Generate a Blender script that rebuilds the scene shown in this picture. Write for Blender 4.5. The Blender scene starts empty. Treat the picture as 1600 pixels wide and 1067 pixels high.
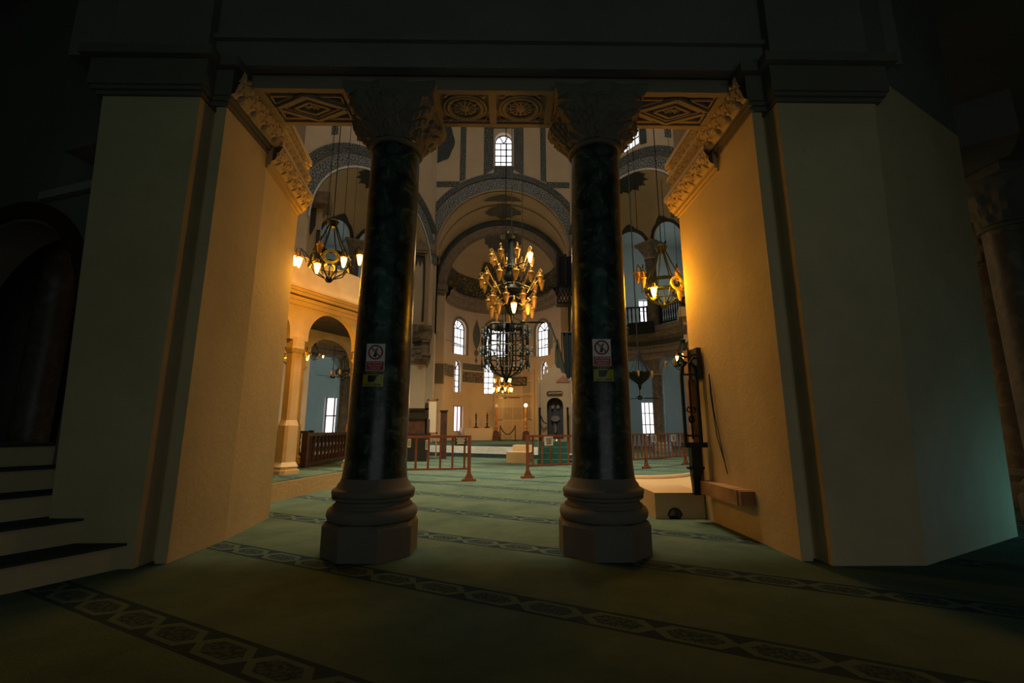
import bpy, math, random
from math import sin, cos, pi, radians as R, atan2, hypot, sqrt
from mathutils import Vector, Matrix
random.seed(7)
sc = bpy.context.scene
COL = sc.collection

# ------------------------------------------------------------------ camera, world, exposure
cd = bpy.data.cameras.new('camera'); cam = bpy.data.objects.new('camera', cd); COL.objects.link(cam)
cd.sensor_width = 36; cd.lens = 15.9975; cd.clip_start = .05; cd.clip_end = 200
cam.location = (.17, 0, 1.1); cam.rotation_euler = (R(90 + 10.8), 0, R(-.81))
sc.camera = cam
W = bpy.data.worlds.new('world'); sc.world = W; W.use_nodes = True
W.node_tree.nodes['Background'].inputs[0].default_value = (.45, .7, .8, 1)
W.node_tree.nodes['Background'].inputs[1].default_value = .3
sc.view_settings.view_transform = 'Standard'; sc.view_settings.look = 'None'
sc.view_settings.exposure = 0; sc.view_settings.gamma = 1; sc.view_settings.use_curve_mapping = False
try:
    sc.cycles.max_bounces = 8; sc.cycles.diffuse_bounces = 4; sc.cycles.glossy_bounces = 3
    sc.cycles.transmission_bounces = 4; sc.cycles.caustics_reflective = False; sc.cycles.caustics_refractive = False
    sc.cycles.sample_clamp_indirect = 3.0; sc.cycles.use_denoising = True
except Exception: pass

def lamp(name, loc, power, col, radius=.08):
    l = bpy.data.lights.new(name, 'POINT'); l.energy = power; l.color = col; l.shadow_soft_size = radius
    o = bpy.data.objects.new(name, l); COL.objects.link(o); o.location = loc; o['kind'] = 'helper'; return o
def area(name, loc, to, sx, sy, power, col):
    l = bpy.data.lights.new(name, 'AREA'); l.shape = 'RECTANGLE'; l.size = sx; l.size_y = sy; l.energy = power; l.color = col
    o = bpy.data.objects.new(name, l); COL.objects.link(o); o.location = loc; o['kind'] = 'helper'
    o.rotation_euler = (Vector(to) - Vector(loc)).to_track_quat('-Z', 'Y').to_euler(); return o
AMB = (1, .40, .012); WARM = (1, .56, .2); DAY = (.36, .78, 1.0); DIM = (.45, .85, .8)
# daylight from windows of the aisles and the gallery, plus added fill panels
area('fill_porch', (1.6, -3.3, 1.0), (1.2, 4, 1.3), 6.0, 1.2, 22.0, (.9, .93, .97))  # unseen fill added behind the camera to lift the pier fronts
area('fill_porch_high', (0, -3.2, 4.6), (0, 4, 4.6), 9.0, 1.5, 11.0, (.3, .85, .74))  # unseen teal fill added to lift the dark upper walls
area('daylight_south_aisle', (6.4, 4.1, .26), (5.35, 4.9, .0), .4, .5, 3.2, (.2, .72, 1))
area('daylight_gallery_se', (12.2, 24.5, 9.5), (8, 27, 8.5), 3, 3, 90, (.78, .95, .93))
area('daylight_gallery_ne', (-12.2, 24.5, 9.5), (-8, 27, 8.5), 3, 3, 80, (.78, .95, .93))
area('daylight_ambulatory_se', (12.3, 22.5, 2.6), (7, 26.5, .3), 2, 2.6, 70, (.75, .94, .92))
area('daylight_south_door', (11.6, 20.8, .9), (8, 24, .0), .8, 1.6, 24, DAY)
area('daylight_ambulatory_ne', (-12.3, 22.5, 2.6), (-9, 27.5, 1.2), 2, 2.6, 130, (.72, .95, .93))
dl = area('fill_nave_floor', (0, 8.4, 19.6), (0, 14.2, 0), 5, 3, 900, (1, .87, .64)); dl.data.spread = R(62)  # unseen panel added to brighten the nave floor, spread narrowed to spare the walls
area('fill_drum', (0, 13.5, 19.7), (0, 18, 12), 7, 7, 300, (1, .95, .84))  # unseen wide panel added to lift the drum walls

# ------------------------------------------------------------------ materials
def nd(nt, t, **k):
    n = nt.nodes.new(t)
    for a, v in k.items(): setattr(n, a, v)
    return n
def setin(nt, n, i, v):
    if v is None: return
    if hasattr(v, 'is_output'): nt.links.new(v, n.inputs[i])
    elif isinstance(v, (tuple, list)) and len(v) == 3 and n.inputs[i].type == 'RGBA': n.inputs[i].default_value = (*v, 1)
    else: n.inputs[i].default_value = v
def mth(nt, op, a, b=None, c=None, clamp=False):
    n = nd(nt, 'ShaderNodeMath', operation=op, use_clamp=clamp)
    for i, v in enumerate((a, b, c)): setin(nt, n, i, v)
    return n.outputs[0]
def mix(nt, f, a, b):
    n = nd(nt, 'ShaderNodeMix', data_type='RGBA')
    setin(nt, n, 0, f); setin(nt, n, 6, a); setin(nt, n, 7, b); return n.outputs[2]
def noise(nt, co, scale, detail=4, rough=.55, dist=0):
    n = nd(nt, 'ShaderNodeTexNoise'); setin(nt, n, 'Vector', co); n.inputs['Scale'].default_value = scale
    n.inputs['Detail'].default_value = detail; n.inputs['Roughness'].default_value = rough; n.inputs['Distortion'].default_value = dist
    return n.outputs[0]
def ramp(nt, f, stops):
    n = nd(nt, 'ShaderNodeValToRGB'); setin(nt, n, 0, f)
    e = n.color_ramp.elements
    while len(e) < len(stops): e.new(.5)
    for x, (p, c) in zip(e, stops): x.position = p; x.color = (*c, 1)
    return n.outputs[0]
def step(nt, v, lo, hi):
    n = nd(nt, 'ShaderNodeMapRange', interpolation_type='SMOOTHSTEP'); setin(nt, n, 0, v); n.inputs[1].default_value = lo; n.inputs[2].default_value = hi
    return n.outputs[0]
def newmat(name):
    m = bpy.data.materials.new(name); m.use_nodes = True; nt = m.node_tree
    b = nt.nodes['Principled BSDF']; tc = nd(nt, 'ShaderNodeTexCoord'); return m, nt, b, tc
def bump(nt, b, h, strength=.3, dist=.02):
    n = nd(nt, 'ShaderNodeBump'); n.inputs['Strength'].default_value = strength; n.inputs['Distance'].default_value = dist
    setin(nt, n, 'Height', h); nt.links.new(n.outputs[0], b.inputs['Normal'])
def plain(name, col, rough=.6, metal=0, var=.25, scale=6, bmp=0, spec=None):
    m, nt, b, tc = newmat(name)
    f = noise(nt, tc.outputs['Object'], scale, 5)
    c = mix(nt, step(nt, f, .3, .7), tuple(x * (1 - var) for x in col), tuple(min(1, x * (1 + var)) for x in col))
    nt.links.new(c, b.inputs['Base Color']); b.inputs['Roughness'].default_value = rough; b.inputs['Metallic'].default_value = metal
    if spec is not None: b.inputs['Specular IOR Level'].default_value = spec
    if bmp: bump(nt, b, noise(nt, tc.outputs['Object'], scale * 6, 6), bmp, .01)
    return m
def emit(name, col, s, base=(.8, .8, .8)):
    m, nt, b, tc = newmat(name); b.inputs['Base Color'].default_value = (*base, 1)
    b.inputs['Emission Color'].default_value = (*col, 1); b.inputs['Emission Strength'].default_value = s; b.inputs['Roughness'].default_value = .3
    return m
def plaster(name, col, stain=.35):
    m, nt, b, tc = newmat(name); o = tc.outputs['Object']
    f = step(nt, noise(nt, o, .9, 6, .6), .3, .75); g = step(nt, noise(nt, o, 4.5, 5, .65), .55, .8)
    c = mix(nt, mth(nt, 'MULTIPLY', f, .6), col, tuple(x * (1 - stain) for x in col))
    c = mix(nt, mth(nt, 'MULTIPLY', g, .3), c, tuple(x * .6 for x in col))
    nt.links.new(c, b.inputs['Base Color']); b.inputs['Roughness'].default_value = .75; b.inputs['Specular IOR Level'].default_value = .25
    bump(nt, b, noise(nt, o, 14, 6, .65), .25, .02); return m
def ornament(name, ground, motif, hi, fu=6., fv=6.):
    """floral pattern laid along the UVs (metres)"""
    m, nt, b, tc = newmat(name)
    mp = nd(nt, 'ShaderNodeMapping'); nt.links.new(tc.outputs['UV'], mp.inputs[0]); mp.inputs['Scale'].default_value = (fu, fv, 1)
    v = nd(nt, 'ShaderNodeTexVoronoi', voronoi_dimensions='2D'); nt.links.new(mp.outputs[0], v.inputs['Vector']); v.inputs['Scale'].default_value = 1; v.inputs['Randomness'].default_value = .45
    w = mth(nt, 'SINE', mth(nt, 'MULTIPLY', v.outputs['Distance'], 19.))
    n = noise(nt, mp.outputs[0], 2.4, 3)
    c = mix(nt, step(nt, w, .0, .5), ground, motif)
    c = mix(nt, step(nt, mth(nt, 'ADD', w, n), 1.25, 1.4), c, hi)
    nt.links.new(c, b.inputs['Base Color']); b.inputs['Roughness'].default_value = .6; return m
def script_mat(name, ground, ink, sx=3., sy=5.):
    """brush-drawn flowing strokes"""
    m, nt, b, tc = newmat(name)
    mp = nd(nt, 'ShaderNodeMapping'); nt.links.new(tc.outputs['UV'], mp.inputs[0]); mp.inputs['Scale'].default_value = (sx, sy, 1)
    n1 = noise(nt, mp.outputs[0], 1.6, 2, .4, 1.2); k = mth(nt, 'ABSOLUTE', mth(nt, 'SUBTRACT', mth(nt, 'FRACT', mth(nt, 'MULTIPLY', n1, 6.)), .5))
    c = mix(nt, step(nt, k, .1, .16), ink, ground)
    nt.links.new(c, b.inputs['Base Color']); b.inputs['Roughness'].default_value = .5; return m

M = {}
M['plaster'] = plaster('plaster', (.62, .49, .27)); M['cream'] = plaster('cream_plaster', (.66, .54, .38), .2)
M['grey_plaster'] = plaster('grey_plaster', (.5, .52, .5), .2); M['dark_plaster'] = plaster('shade_dark_plaster', (.2, .19, .16)); M['carved_dark'] = plaster('shade_dark_carved_stone', (.3, .24, .165), .35); M['base_stone'] = plaster('worn_base_stone', (.2, .175, .135), .4); M['shade_stone'] = plaster('shade_dark_stone', (.17, .15, .115), .4)  # dark wall, lintel, capital and cornice tones have shade put into the colour
M['stone'] = plaster('grey_stone', (.36, .33, .27), .4); M['carved'] = plaster('carved_stone', (.5, .37, .2), .35)
M['marble_white'] = plain('white_marble', (.75, .76, .72), .4, var=.1)
M['revet'] = None
def verd():
    m, nt, b, tc = newmat('dark_green_breccia'); o = tc.outputs['Object']
    v = nd(nt, 'ShaderNodeTexVoronoi'); setin(nt, v, 'Vector', o); v.inputs['Scale'].default_value = 7
    f = noise(nt, o, 5, 8, .7, 1.5)
    c = ramp(nt, f, [(.25, (.008, .016, .012)), (.45, (.022, .04, .032)), (.55, (.045, .07, .055)), (.63, (.12, .15, .12)), (.7, (.025, .04, .032))])
    c = mix(nt, step(nt, v.outputs['Distance'], .5, .8), c, (.012, .018, .015))
    nt.links.new(c, b.inputs['Base Color']); b.inputs['Roughness'].default_value = .22
    bump(nt, b, noise(nt, o, 3, 3), .25, .03); return m
M['verd'] = verd(); M['verd'].node_tree.nodes['Principled BSDF'].inputs['Specular IOR Level'].default_value = .35; M['verd'].node_tree.nodes['Principled BSDF'].inputs['Roughness'].default_value = .28
def colstone():
    m, nt, b, tc = newmat('mottled_column_marble'); o = tc.outputs['Object']
    c = ramp(nt, noise(nt, o, 4, 8, .7, 1), [(.2, (.06, .045, .03)), (.5, (.13, .1, .07)), (.65, (.21, .17, .125)), (.8, (.08, .06, .042))])
    nt.links.new(c, b.inputs['Base Color']); b.inputs['Roughness'].default_value = .45; return m
M['colstone'] = colstone()
def revet():
    m, nt, b, tc = newmat('veined_marble_slabs'); mp = nd(nt, 'ShaderNodeMapping'); nt.links.new(tc.outputs['UV'], mp.inputs[0])
    br = nd(nt, 'ShaderNodeTexBrick'); nt.links.new(mp.outputs[0], br.inputs['Vector']); br.inputs['Scale'].default_value = 1
    br.offset = 0; br.inputs['Brick Width'].default_value = .62; br.inputs['Row Height'].default_value = .8; br.inputs['Mortar Size'].default_value = .02
    br.inputs['Color1'].default_value = (.66, .5, .3, 1); br.inputs['Color2'].default_value = (.33, .25, .17, 1); br.inputs['Mortar'].default_value = (.72, .6, .42, 1)
    n = noise(nt, tc.outputs['Object'], 3, 6, .7, 2)
    c = mix(nt, mth(nt, 'MULTIPLY', step(nt, n, .45, .75), .5), br.outputs[0], (.72, .58, .38)); nt.links.new(c, b.inputs['Base Color']); b.inputs['Roughness'].default_value = .35; return m
M['revet'] = revet()
def carpet():
    m, nt, b, tc = newmat('green_prayer_carpet'); o = tc.outputs['Object']
    s = nd(nt, 'ShaderNodeSeparateXYZ'); nt.links.new(o, s.inputs[0]); x, y = s.outputs[0], s.outputs[1]
    d = mth(nt, 'ADD', mth(nt, 'MULTIPLY', x, .47), mth(nt, 'MULTIPLY', y, .883))
    a = mth(nt, 'SUBTRACT', mth(nt, 'MULTIPLY', x, .883), mth(nt, 'MULTIPLY', y, .47))
    q = mth(nt, 'SUBTRACT', mth(nt, 'FLOORED_MODULO', mth(nt, 'SUBTRACT', d, 1.68 - .625), 1.25), .625)
    bb = mth(nt, 'ABSOLUTE', mth(nt, 'DIVIDE', q, .125))
    aa = mth(nt, 'ABSOLUTE', mth(nt, 'SUBTRACT', mth(nt, 'FRACT', mth(nt, 'DIVIDE', a, .42)), .5))   # 0 centre .5 edge
    inb = mth(nt, 'LESS_THAN', bb, 1.0)
    edge = mth(nt, 'MULTIPLY', mth(nt, 'GREATER_THAN', bb, .8), inb)
    # long hexagon: distance field
    hx = mth(nt, 'MAXIMUM', mth(nt, 'MULTIPLY', bb, .55), mth(nt, 'ADD', mth(nt, 'MULTIPLY', bb, .22), mth(nt, 'MULTIPLY', aa, .78)))
    core = mth(nt, 'LESS_THAN', hx, .29)
    ring = mth(nt, 'MULTIPLY', mth(nt, 'GREATER_THAN', hx, .41), inb)
    fl = mth(nt, 'GREATER_THAN', noise(nt, o, 38, 2), .5)
    n1 = noise(nt, o, 1.3, 6, .65); n2 = noise(nt, o, 60, 3)
    g = mix(nt, step(nt, n1, .3, .7), (.068, .115, .08), (.122, .17, .118))
    g = mix(nt, mth(nt, 'MULTIPLY', n2, .35), g, (.06, .085, .05))
    navy = (.012, .03, .05)
    f = mth(nt, 'MAXIMUM', edge, mth(nt, 'MAXIMUM', mth(nt, 'MULTIPLY', core, mth(nt, 'ADD', mth(nt, 'MULTIPLY', fl, .5), .5)), ring), clamp=True)
    c = mix(nt, mth(nt, 'MULTIPLY', f, .85), mix(nt, mth(nt, 'MULTIPLY', inb, .5), g, (.09, .135, .105)), navy)
    nt.links.new(c, b.inputs['Base Color']); b.inputs['Roughness'].default_value = .95; b.inputs['Specular IOR Level'].default_value = .1
    bump(nt, b, mth(nt, 'ADD', n2, mth(nt, 'MULTIPLY', n1, 2)), .4, .02); return m
M['carpet'] = carpet()
M['green_cloth'] = plain('deep_green_carpet', (.01, .07, .055), .95, var=.2)
M['dark_tread'] = plain('dark_green_tread', (.02, .045, .04), .95)
M['iron'] = plain('black_iron', (.012, .018, .017), .45, .6); M['gold_iron'] = plain('gilded_iron', (.5, .3, .06), .4, .7)
M['yellow_paint'] = plain('yellow_green_paint', (.5, .45, .05), .5)
M['brass'] = plain('brass', (.55, .32, .09), .35, .8)
M['barrier'] = plain('reddish_brown_paint', (.22, .07, .03), .5, var=.2)
M['wood'] = plain('orange_brown_wood', (.32, .15, .05), .55, var=.35, scale=3); M['dark_wood'] = plain('dark_brown_wood', (.055, .022, .014), .45, var=.3)
M['plank'] = plain('bare_timber', (.36, .2, .08), .7, var=.35, scale=3); M['black_wood'] = plain('black_wood', (.006, .008, .007), .45)
M['loge'] = plain('painted_cream_wood', (.66, .5, .28), .6, var=.12, scale=2); M['ceil_dark'] = plain('dark_board_ceiling', (.06, .05, .04), .8)
M['pane'] = emit('daylit_glass', (.93, .93, 1.0), 1.6, (.9, .9, .9)); M['pane_dim'] = emit('porch_glass', (.6, .9, .8), .25)
M['muntin'] = plain('dark_window_bars', (.035, .03, .025), .6); M['muntin_red'] = plain('red_brown_sash', (.25, .09, .04), .5)
M['bulb'] = emit('glowing_lamp_glass', (1, .5, .1), 9); M['globe'] = emit('glowing_globe', (1, .8, .45), 14)
def amber():
    m, nt, b, tc = newmat('amber_glass'); b.inputs['Base Color'].default_value = (.95, .55, .16, 1); b.inputs['Roughness'].default_value = .15
    b.inputs['Transmission Weight'].default_value = .55; b.inputs['IOR'].default_value = 1.2; return m
M['amber'] = amber()
def crystal():
    m, nt, b, tc = newmat('clear_crystal'); b.inputs['Base Color'].default_value = (.75, .9, .9, 1); b.inputs['Roughness'].default_value = .1
    b.inputs['Transmission Weight'].default_value = .8; b.inputs['IOR'].default_value = 1.4; return m
M['crystal'] = crystal()
M['tile_blue'] = ornament('blue_floral_band', (.26, .28, .27), (.03, .055, .085), (.09, .12, .14), 2.8, 2.8)
M['tile_dark'] = ornament('dark_floral_band', (.035, .055, .06), (.06, .085, .09), (.28, .27, .22), 3.5, 3.5)
M['paint_dark'] = plain('dark_slate_paint', (.04, .055, .06), .6, var=.3, scale=3)
M['medal'] = ornament('blue_grey_medallion', (.1, .12, .13), (.035, .05, .065), (.26, .25, .2), 3.4, 3.4)
M['medal_dark'] = ornament('dark_medallion', (.035, .05, .055), (.02, .03, .035), (.09, .1, .09), 3, 3)
M['script'] = script_mat('gold_script_on_dark_green', (.022, .04, .035), (.38, .3, .14), 1.6, 2.2)
M['script_small'] = script_mat('dark_script_band', (.05, .055, .05), (.42, .33, .17), 2.5, 4)
M['moulding'] = plain('brown_stone_moulding', (.24, .19, .135), .7, var=.2)
M['sign_white'] = plain('sign_white', (.75, .73, .66), .35, var=.04); M['sign_red'] = plain('sign_red', (.5, .03, .03), .35, var=.05)
M['sign_yellow'] = plain('sign_yellow', (.42, .38, .035), .3, var=.05); M['sign_black'] = plain('sign_black', (.01, .015, .013), .4)
M['paper'] = plain('white_paper', (.72, .74, .74), .7, var=.05); M['ink'] = plain('grey_print', (.12, .13, .13), .7)
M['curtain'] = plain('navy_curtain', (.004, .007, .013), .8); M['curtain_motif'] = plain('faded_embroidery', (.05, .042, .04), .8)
M['pulpit'] = plaster('pulpit_marble', (.2, .155, .105), .3); M['flag'] = plain('dark_green_cloth', (.03, .04, .03), .85); M['flag_red'] = plain('dull_red_paint', (.12, .05, .032), .8)
M['blue_cloth'] = plain('dark_blue_cloth', (.004, .01, .02), .85)
M['orange_render'] = plaster('ochre_render', (.6, .43, .22), .25)

# ------------------------------------------------------------------ mesh builder
class MB:
    def __init__(s): s.v = []; s.f = []; s.uv = []
    def quad(s, a, b, c, d, uv=None):
        n = len(s.v); s.v += [tuple(a), tuple(b), tuple(c), tuple(d)]; s.f.append((n, n+1, n+2, n+3)); s.uv.append(uv or [(0, 0)] * 4)
    def poly(s, pts, uv=None):
        n = len(s.v); s.v += [tuple(p) for p in pts]; s.f.append(tuple(range(n, n + len(pts)))); s.uv.append(uv or [(0, 0)] * len(pts))
    def box(s, x0, x1, y0, y1, z0, z1):
        s.prism([(x0, y0), (x1, y0), (x1, y1), (x0, y1)], z0, z1); return s
    def prism(s, pl, z0, z1, top=None):
        """plan polygon extruded upward; top = other outline at z1"""
        tp = top or pl; n = len(s.v); k = len(pl)
        s.v += [(x, y, z0) for x, y in pl] + [(x, y, z1) for x, y in tp]
        for i in range(k): j = (i + 1) % k; s.f.append((n+i, n+j, n+k+j, n+k+i)); s.uv.append([(0, 0)] * 4)
        s.f.append(tuple(n + i for i in reversed(range(k)))); s.uv.append([(0, 0)] * k)
        s.f.append(tuple(n + k + i for i in range(k))); s.uv.append([(0, 0)] * k); return s
    def slab(s, pts, nrm, t):
        """any planar polygon given thickness t along nrm"""
        N = Vector(nrm).normalized() * t; a = [Vector(p) for p in pts]; b = [p + N for p in a]; k = len(a); n = len(s.v)
        s.v += [tuple(p) for p in a + b]
        u = (a[1] - a[0]).normalized(); w = Vector(nrm).normalized().cross(u)
        uv = [((p - a[0]).dot(u), (p - a[0]).dot(w)) for p in a]
        s.f.append(tuple(n + i for i in reversed(range(k)))); s.uv.append(uv[::-1])
        s.f.append(tuple(n + k + i for i in range(k))); s.uv.append(uv)
        for i in range(k): j = (i + 1) % k; s.f.append((n+i, n+j, n+k+j, n+k+i)); s.uv.append([uv[i], uv[j], uv[j], uv[i]])
        return s
    def grid(s, fn, us, vs, uvf=None, closed=False):
        n = len(s.v); nu, nv = len(us), len(vs)
        for u in us:
            for v in vs: s.v.append(tuple(fn(u, v)))
        for i in range(nu if closed else nu - 1):
            for j in range(nv - 1):
                i2 = (i + 1) % nu
                s.f.append((n+i*nv+j, n+i2*nv+j, n+i2*nv+j+1, n+i*nv+j+1))
                g = uvf or (lambda u, v: (u, v)); ub = us[i2] if i2 else us[-1] + (us[1] - us[0])
                s.uv.append([g(us[i], vs[j]), g(ub, vs[j]), g(ub, vs[j+1]), g(us[i], vs[j+1])])
        return s
    def lathe(s, prof, c=(0, 0), seg=32, cap=True, lean=(0, 0)):
        def fn(a, k): r, z = prof[k]; return (c[0] + r * cos(a) + lean[0] * z, c[1] + r * sin(a) + lean[1] * z, z)
        s.grid(fn, [2 * pi * i / seg for i in range(seg)], list(range(len(prof))), closed=True)
        if cap:
            for k in (0, len(prof) - 1):
                if prof[k][0] > 1e-4: s.poly([fn(2 * pi * i / seg, k) for i in (range(seg) if k else reversed(range(seg)))])
        return s
    def tube(s, pts, r, seg=8, closed=False, rz=None):
        P = [Vector(p) for p in pts]; k = len(P); rs = r if isinstance(r, (list, tuple)) else [r] * k
        rings = []; up = Vector((0, 0, 1)); last = None
        for i, p in enumerate(P):
            if closed: d = P[(i + 1) % k] - P[i - 1]
            else: d = P[min(i + 1, k - 1)] - P[max(i - 1, 0)]
            d.normalize()
            if last is None: a = d.cross(up if abs(d.z) < .95 else Vector((1, 0, 0)))
            else: a = last - d * last.dot(d)
            if a.length < 1e-6: a = d.orthogonal()
            a.normalize(); last = a; b = d.cross(a)
            rings.append([p + (a * cos(t) + b * sin(t)) * rs[i] for t in [2 * pi * q / seg for q in range(seg)]])
        n = len(s.v)
        for rg in rings: s.v += [tuple(q) for q in rg]
        for i in range(k if closed else k - 1):
            i2 = (i + 1) % k
            for q in range(seg): q2 = (q + 1) % seg; s.f.append((n+i*seg+q, n+i*seg+q2, n+i2*seg+q2, n+i2*seg+q)); s.uv.append([(0, 0)] * 4)
        if not closed:
            s.f.append(tuple(n + q for q in reversed(range(seg)))); s.uv.append([(0, 0)] * seg)
            s.f.append(tuple(n + (k-1)*seg + q for q in range(seg))); s.uv.append([(0, 0)] * seg)
        return s
    def bar(s, a, b, w, h=None, up=(0, 0, 1)):
        """square bar from a to b"""
        a, b = Vector(a), Vector(b); d = (b - a).normalized(); u = Vector(up)
        if abs(d.dot(u)) > .98: u = Vector((0, 1, 0))
        x = d.cross(u).normalized() * w / 2; y = x.cross(d).normalized() * (h or w) / 2
        p = [a - x - y, a + x - y, a + x + y, a - x + y]; q = [v + (b - a) for v in p]; n = len(s.v)
        s.v += [tuple(v) for v in p + q]
        for f in ((3, 2, 1, 0), (4, 5, 6, 7), (0, 1, 5, 4), (1, 2, 6, 5), (2, 3, 7, 6), (3, 0, 4, 7)): s.f.append(tuple(n + i for i in f)); s.uv.append([(0, 0)] * 4)
        return s
    def ring(s, c, r, t, seg=32, tube=8, ax=('x', 'y'), sx=1, sy=1):
        c = Vector(c); A = {'x': Vector((1, 0, 0)), 'y': Vector((0, 1, 0)), 'z': Vector((0, 0, 1))}
        return s.tube([c + A[ax[0]] * cos(2*pi*i/seg) * r * sx + A[ax[1]] * sin(2*pi*i/seg) * r * sy for i in range(seg)], t, tube, closed=True)
    def mesh(s, name, mat, smooth=False):
        me = bpy.data.meshes.new(name); me.from_pydata(s.v, [], s.f); me.materials.append(mat)
        uvl = me.uv_layers.new(name='UVMap'); i = 0; flat = []
        for u in s.uv:
            for a in u: flat += [a[0], a[1]]
        uvl.data.foreach_set('uv', flat)
        import bmesh
        bm = bmesh.new(); bm.from_mesh(me); bmesh.ops.remove_doubles(bm, verts=bm.verts, dist=1e-4)
        bmesh.ops.recalc_face_normals(bm, faces=bm.faces); bm.to_mesh(me); bm.free()
        if smooth:
            me.polygons.foreach_set('use_smooth', [True] * len(me.polygons))
            try: me.set_sharp_from_angle(angle=R(40))
            except Exception: pass
        me.update(); return me
    def build(s, name, mat, parent=None, smooth=False):
        o = bpy.data.objects.new(name, s.mesh(name, M[mat] if isinstance(mat, str) else mat, smooth)); COL.objects.link(o)
        if parent is not None: o.parent = parent
        return o
def empty(name, loc=(0, 0, 0), rz=0, s=1):
    o = bpy.data.objects.new(name, None); COL.objects.link(o); o.location = loc; o.rotation_euler = (0, 0, rz); o.scale = (s, s, s); o.empty_display_size = .1; return o
def tag(o, label, cat, group=None):
    o['label'] = label; o['category'] = cat; o['kind'] = 'thing'
    if group: o['group'] = group
    return o
def thing(name, label, cat, loc=(0, 0, 0), rz=0, s=1, group=None): return tag(empty(name, loc, rz, s), label, cat, group)
def struct(o): o['kind'] = 'structure'; return o
def inst(mesh, parent, name=None, loc=(0, 0, 0), rz=0):
    o = bpy.data.objects.new(name or mesh.name, mesh); COL.objects.link(o); o.parent = parent; o.location = loc; o.rotation_euler = (0, 0, rz); return o
def frange(a, b, n): return [a + (b - a) * i / n for i in range(n + 1)]
def arch_hole(uc, half, v0, vs, rise=None):
    rise = rise if rise is not None else half
    return dict(u0=uc - half, u1=uc + half, lo=lambda u: v0, hi=lambda u: vs + rise * sqrt(max(0, 1 - ((u - uc) / half) ** 2)), uc=uc, half=half)
def rect_hole(u0, u1, v0, v1): return dict(u0=u0, u1=u1, lo=lambda u: v0, hi=lambda u: v1, uc=(u0+u1)/2, half=(u1-u0)/2)
def holed(mb, f, u0, u1, v0, v1, holes, depth, nu=40, dv=None):
    """a surface f(u,v,d) from v0 to v1 with openings cut through it and their reveals"""
    us = set(frange(u0, u1, nu))
    for h in holes:
        for i in range(25): us.add(h['uc'] - h['half'] * cos(pi * i / 24))
    us = sorted(u for u in us if u0 - 1e-6 <= u <= u1 + 1e-6); cl = [us[0]]
    for u in us[1:]:
        if u - cl[-1] > 1e-5: cl.append(u)
    for a, b in zip(cl, cl[1:]):
        m = (a + b) / 2; act = sorted([h for h in holes if h['u0'] < m < h['u1']], key=lambda h: h['lo'](m))
        bd = [(v0, v0)]
        for h in act: bd += [(h['lo'](a), h['lo'](b)), (h['hi'](a), h['hi'](b))]
        bd.append((v1, v1))
        for k in range(0, len(bd), 2):
            (la, lb), (ta, tb) = bd[k], bd[k + 1]
            if ta - la < 1e-4 and tb - lb < 1e-4: continue
            n = 1 if not dv else max(1, int((max(ta - la, tb - lb)) / dv + .99))
            for i in range(n):
                p, q = i / n, (i + 1) / n
                va, vb, vc, vd = la + (ta-la)*p, lb + (tb-lb)*p, lb + (tb-lb)*q, la + (ta-la)*q
                mb.quad(f(a, va, 0), f(b, vb, 0), f(b, vc, 0), f(a, vd, 0), [(a, va), (b, vb), (b, vc), (a, vd)])
        for h in act:
            for fn in (h['lo'], h['hi']):
                if v0 + 1e-4 < fn(m) < v1 - 1e-4: mb.quad(f(a, fn(a), 0), f(b, fn(b), 0), f(b, fn(b), depth), f(a, fn(a), depth))
    for h in holes:
        for u in (h['u0'], h['u1']):
            if h['hi'](u) - h['lo'](u) > 1e-3: mb.quad(f(u, h['lo'](u), 0), f(u, h['hi'](u), 0), f(u, h['hi'](u), depth), f(u, h['lo'](u), depth))
    return mb
def relief(mb, P, N, nu, nv, h):
    """grid over P(u,v), u,v in 0..1, raised along N by h(u,v)"""
    N = Vector(N); mb.grid(lambda u, v: Vector(P(u, v)) + N * h(u, v), frange(0, 1, nu), frange(0, 1, nv)); return mb
def sst(x, a, b): t = max(0, min(1, (x - a) / (b - a))); return t * t * (3 - 2 * t)
def scroll(L, H, per, d):
    """running acanthus scroll, drilled deep: metres"""
    def h(u, v):
        e = min(v, 1 - v) * H
        a = ((u * L / per) % 1 - .5) * per; b = (v - .5) * H; r = hypot(a, b * 1.05) / (H * .5); t = atan2(b, a)
        lo = .78 + .2 * cos(7 * t + 3 * r); x = sst(lo - r, 0, .12) - .8 * sst(.32 - abs(r - .45 - .08 * cos(5 * t)) * 4, 0, .25)
        g = ((u * L / per + .5) % 1 - .5) * per; x2 = sst(.06 - abs(hypot(g, b * .5) - .05), 0, .03)
        return d * max(0, min(1, max(x, x2 * .8))) * sst(e, 0, .02)
    return h

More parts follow.
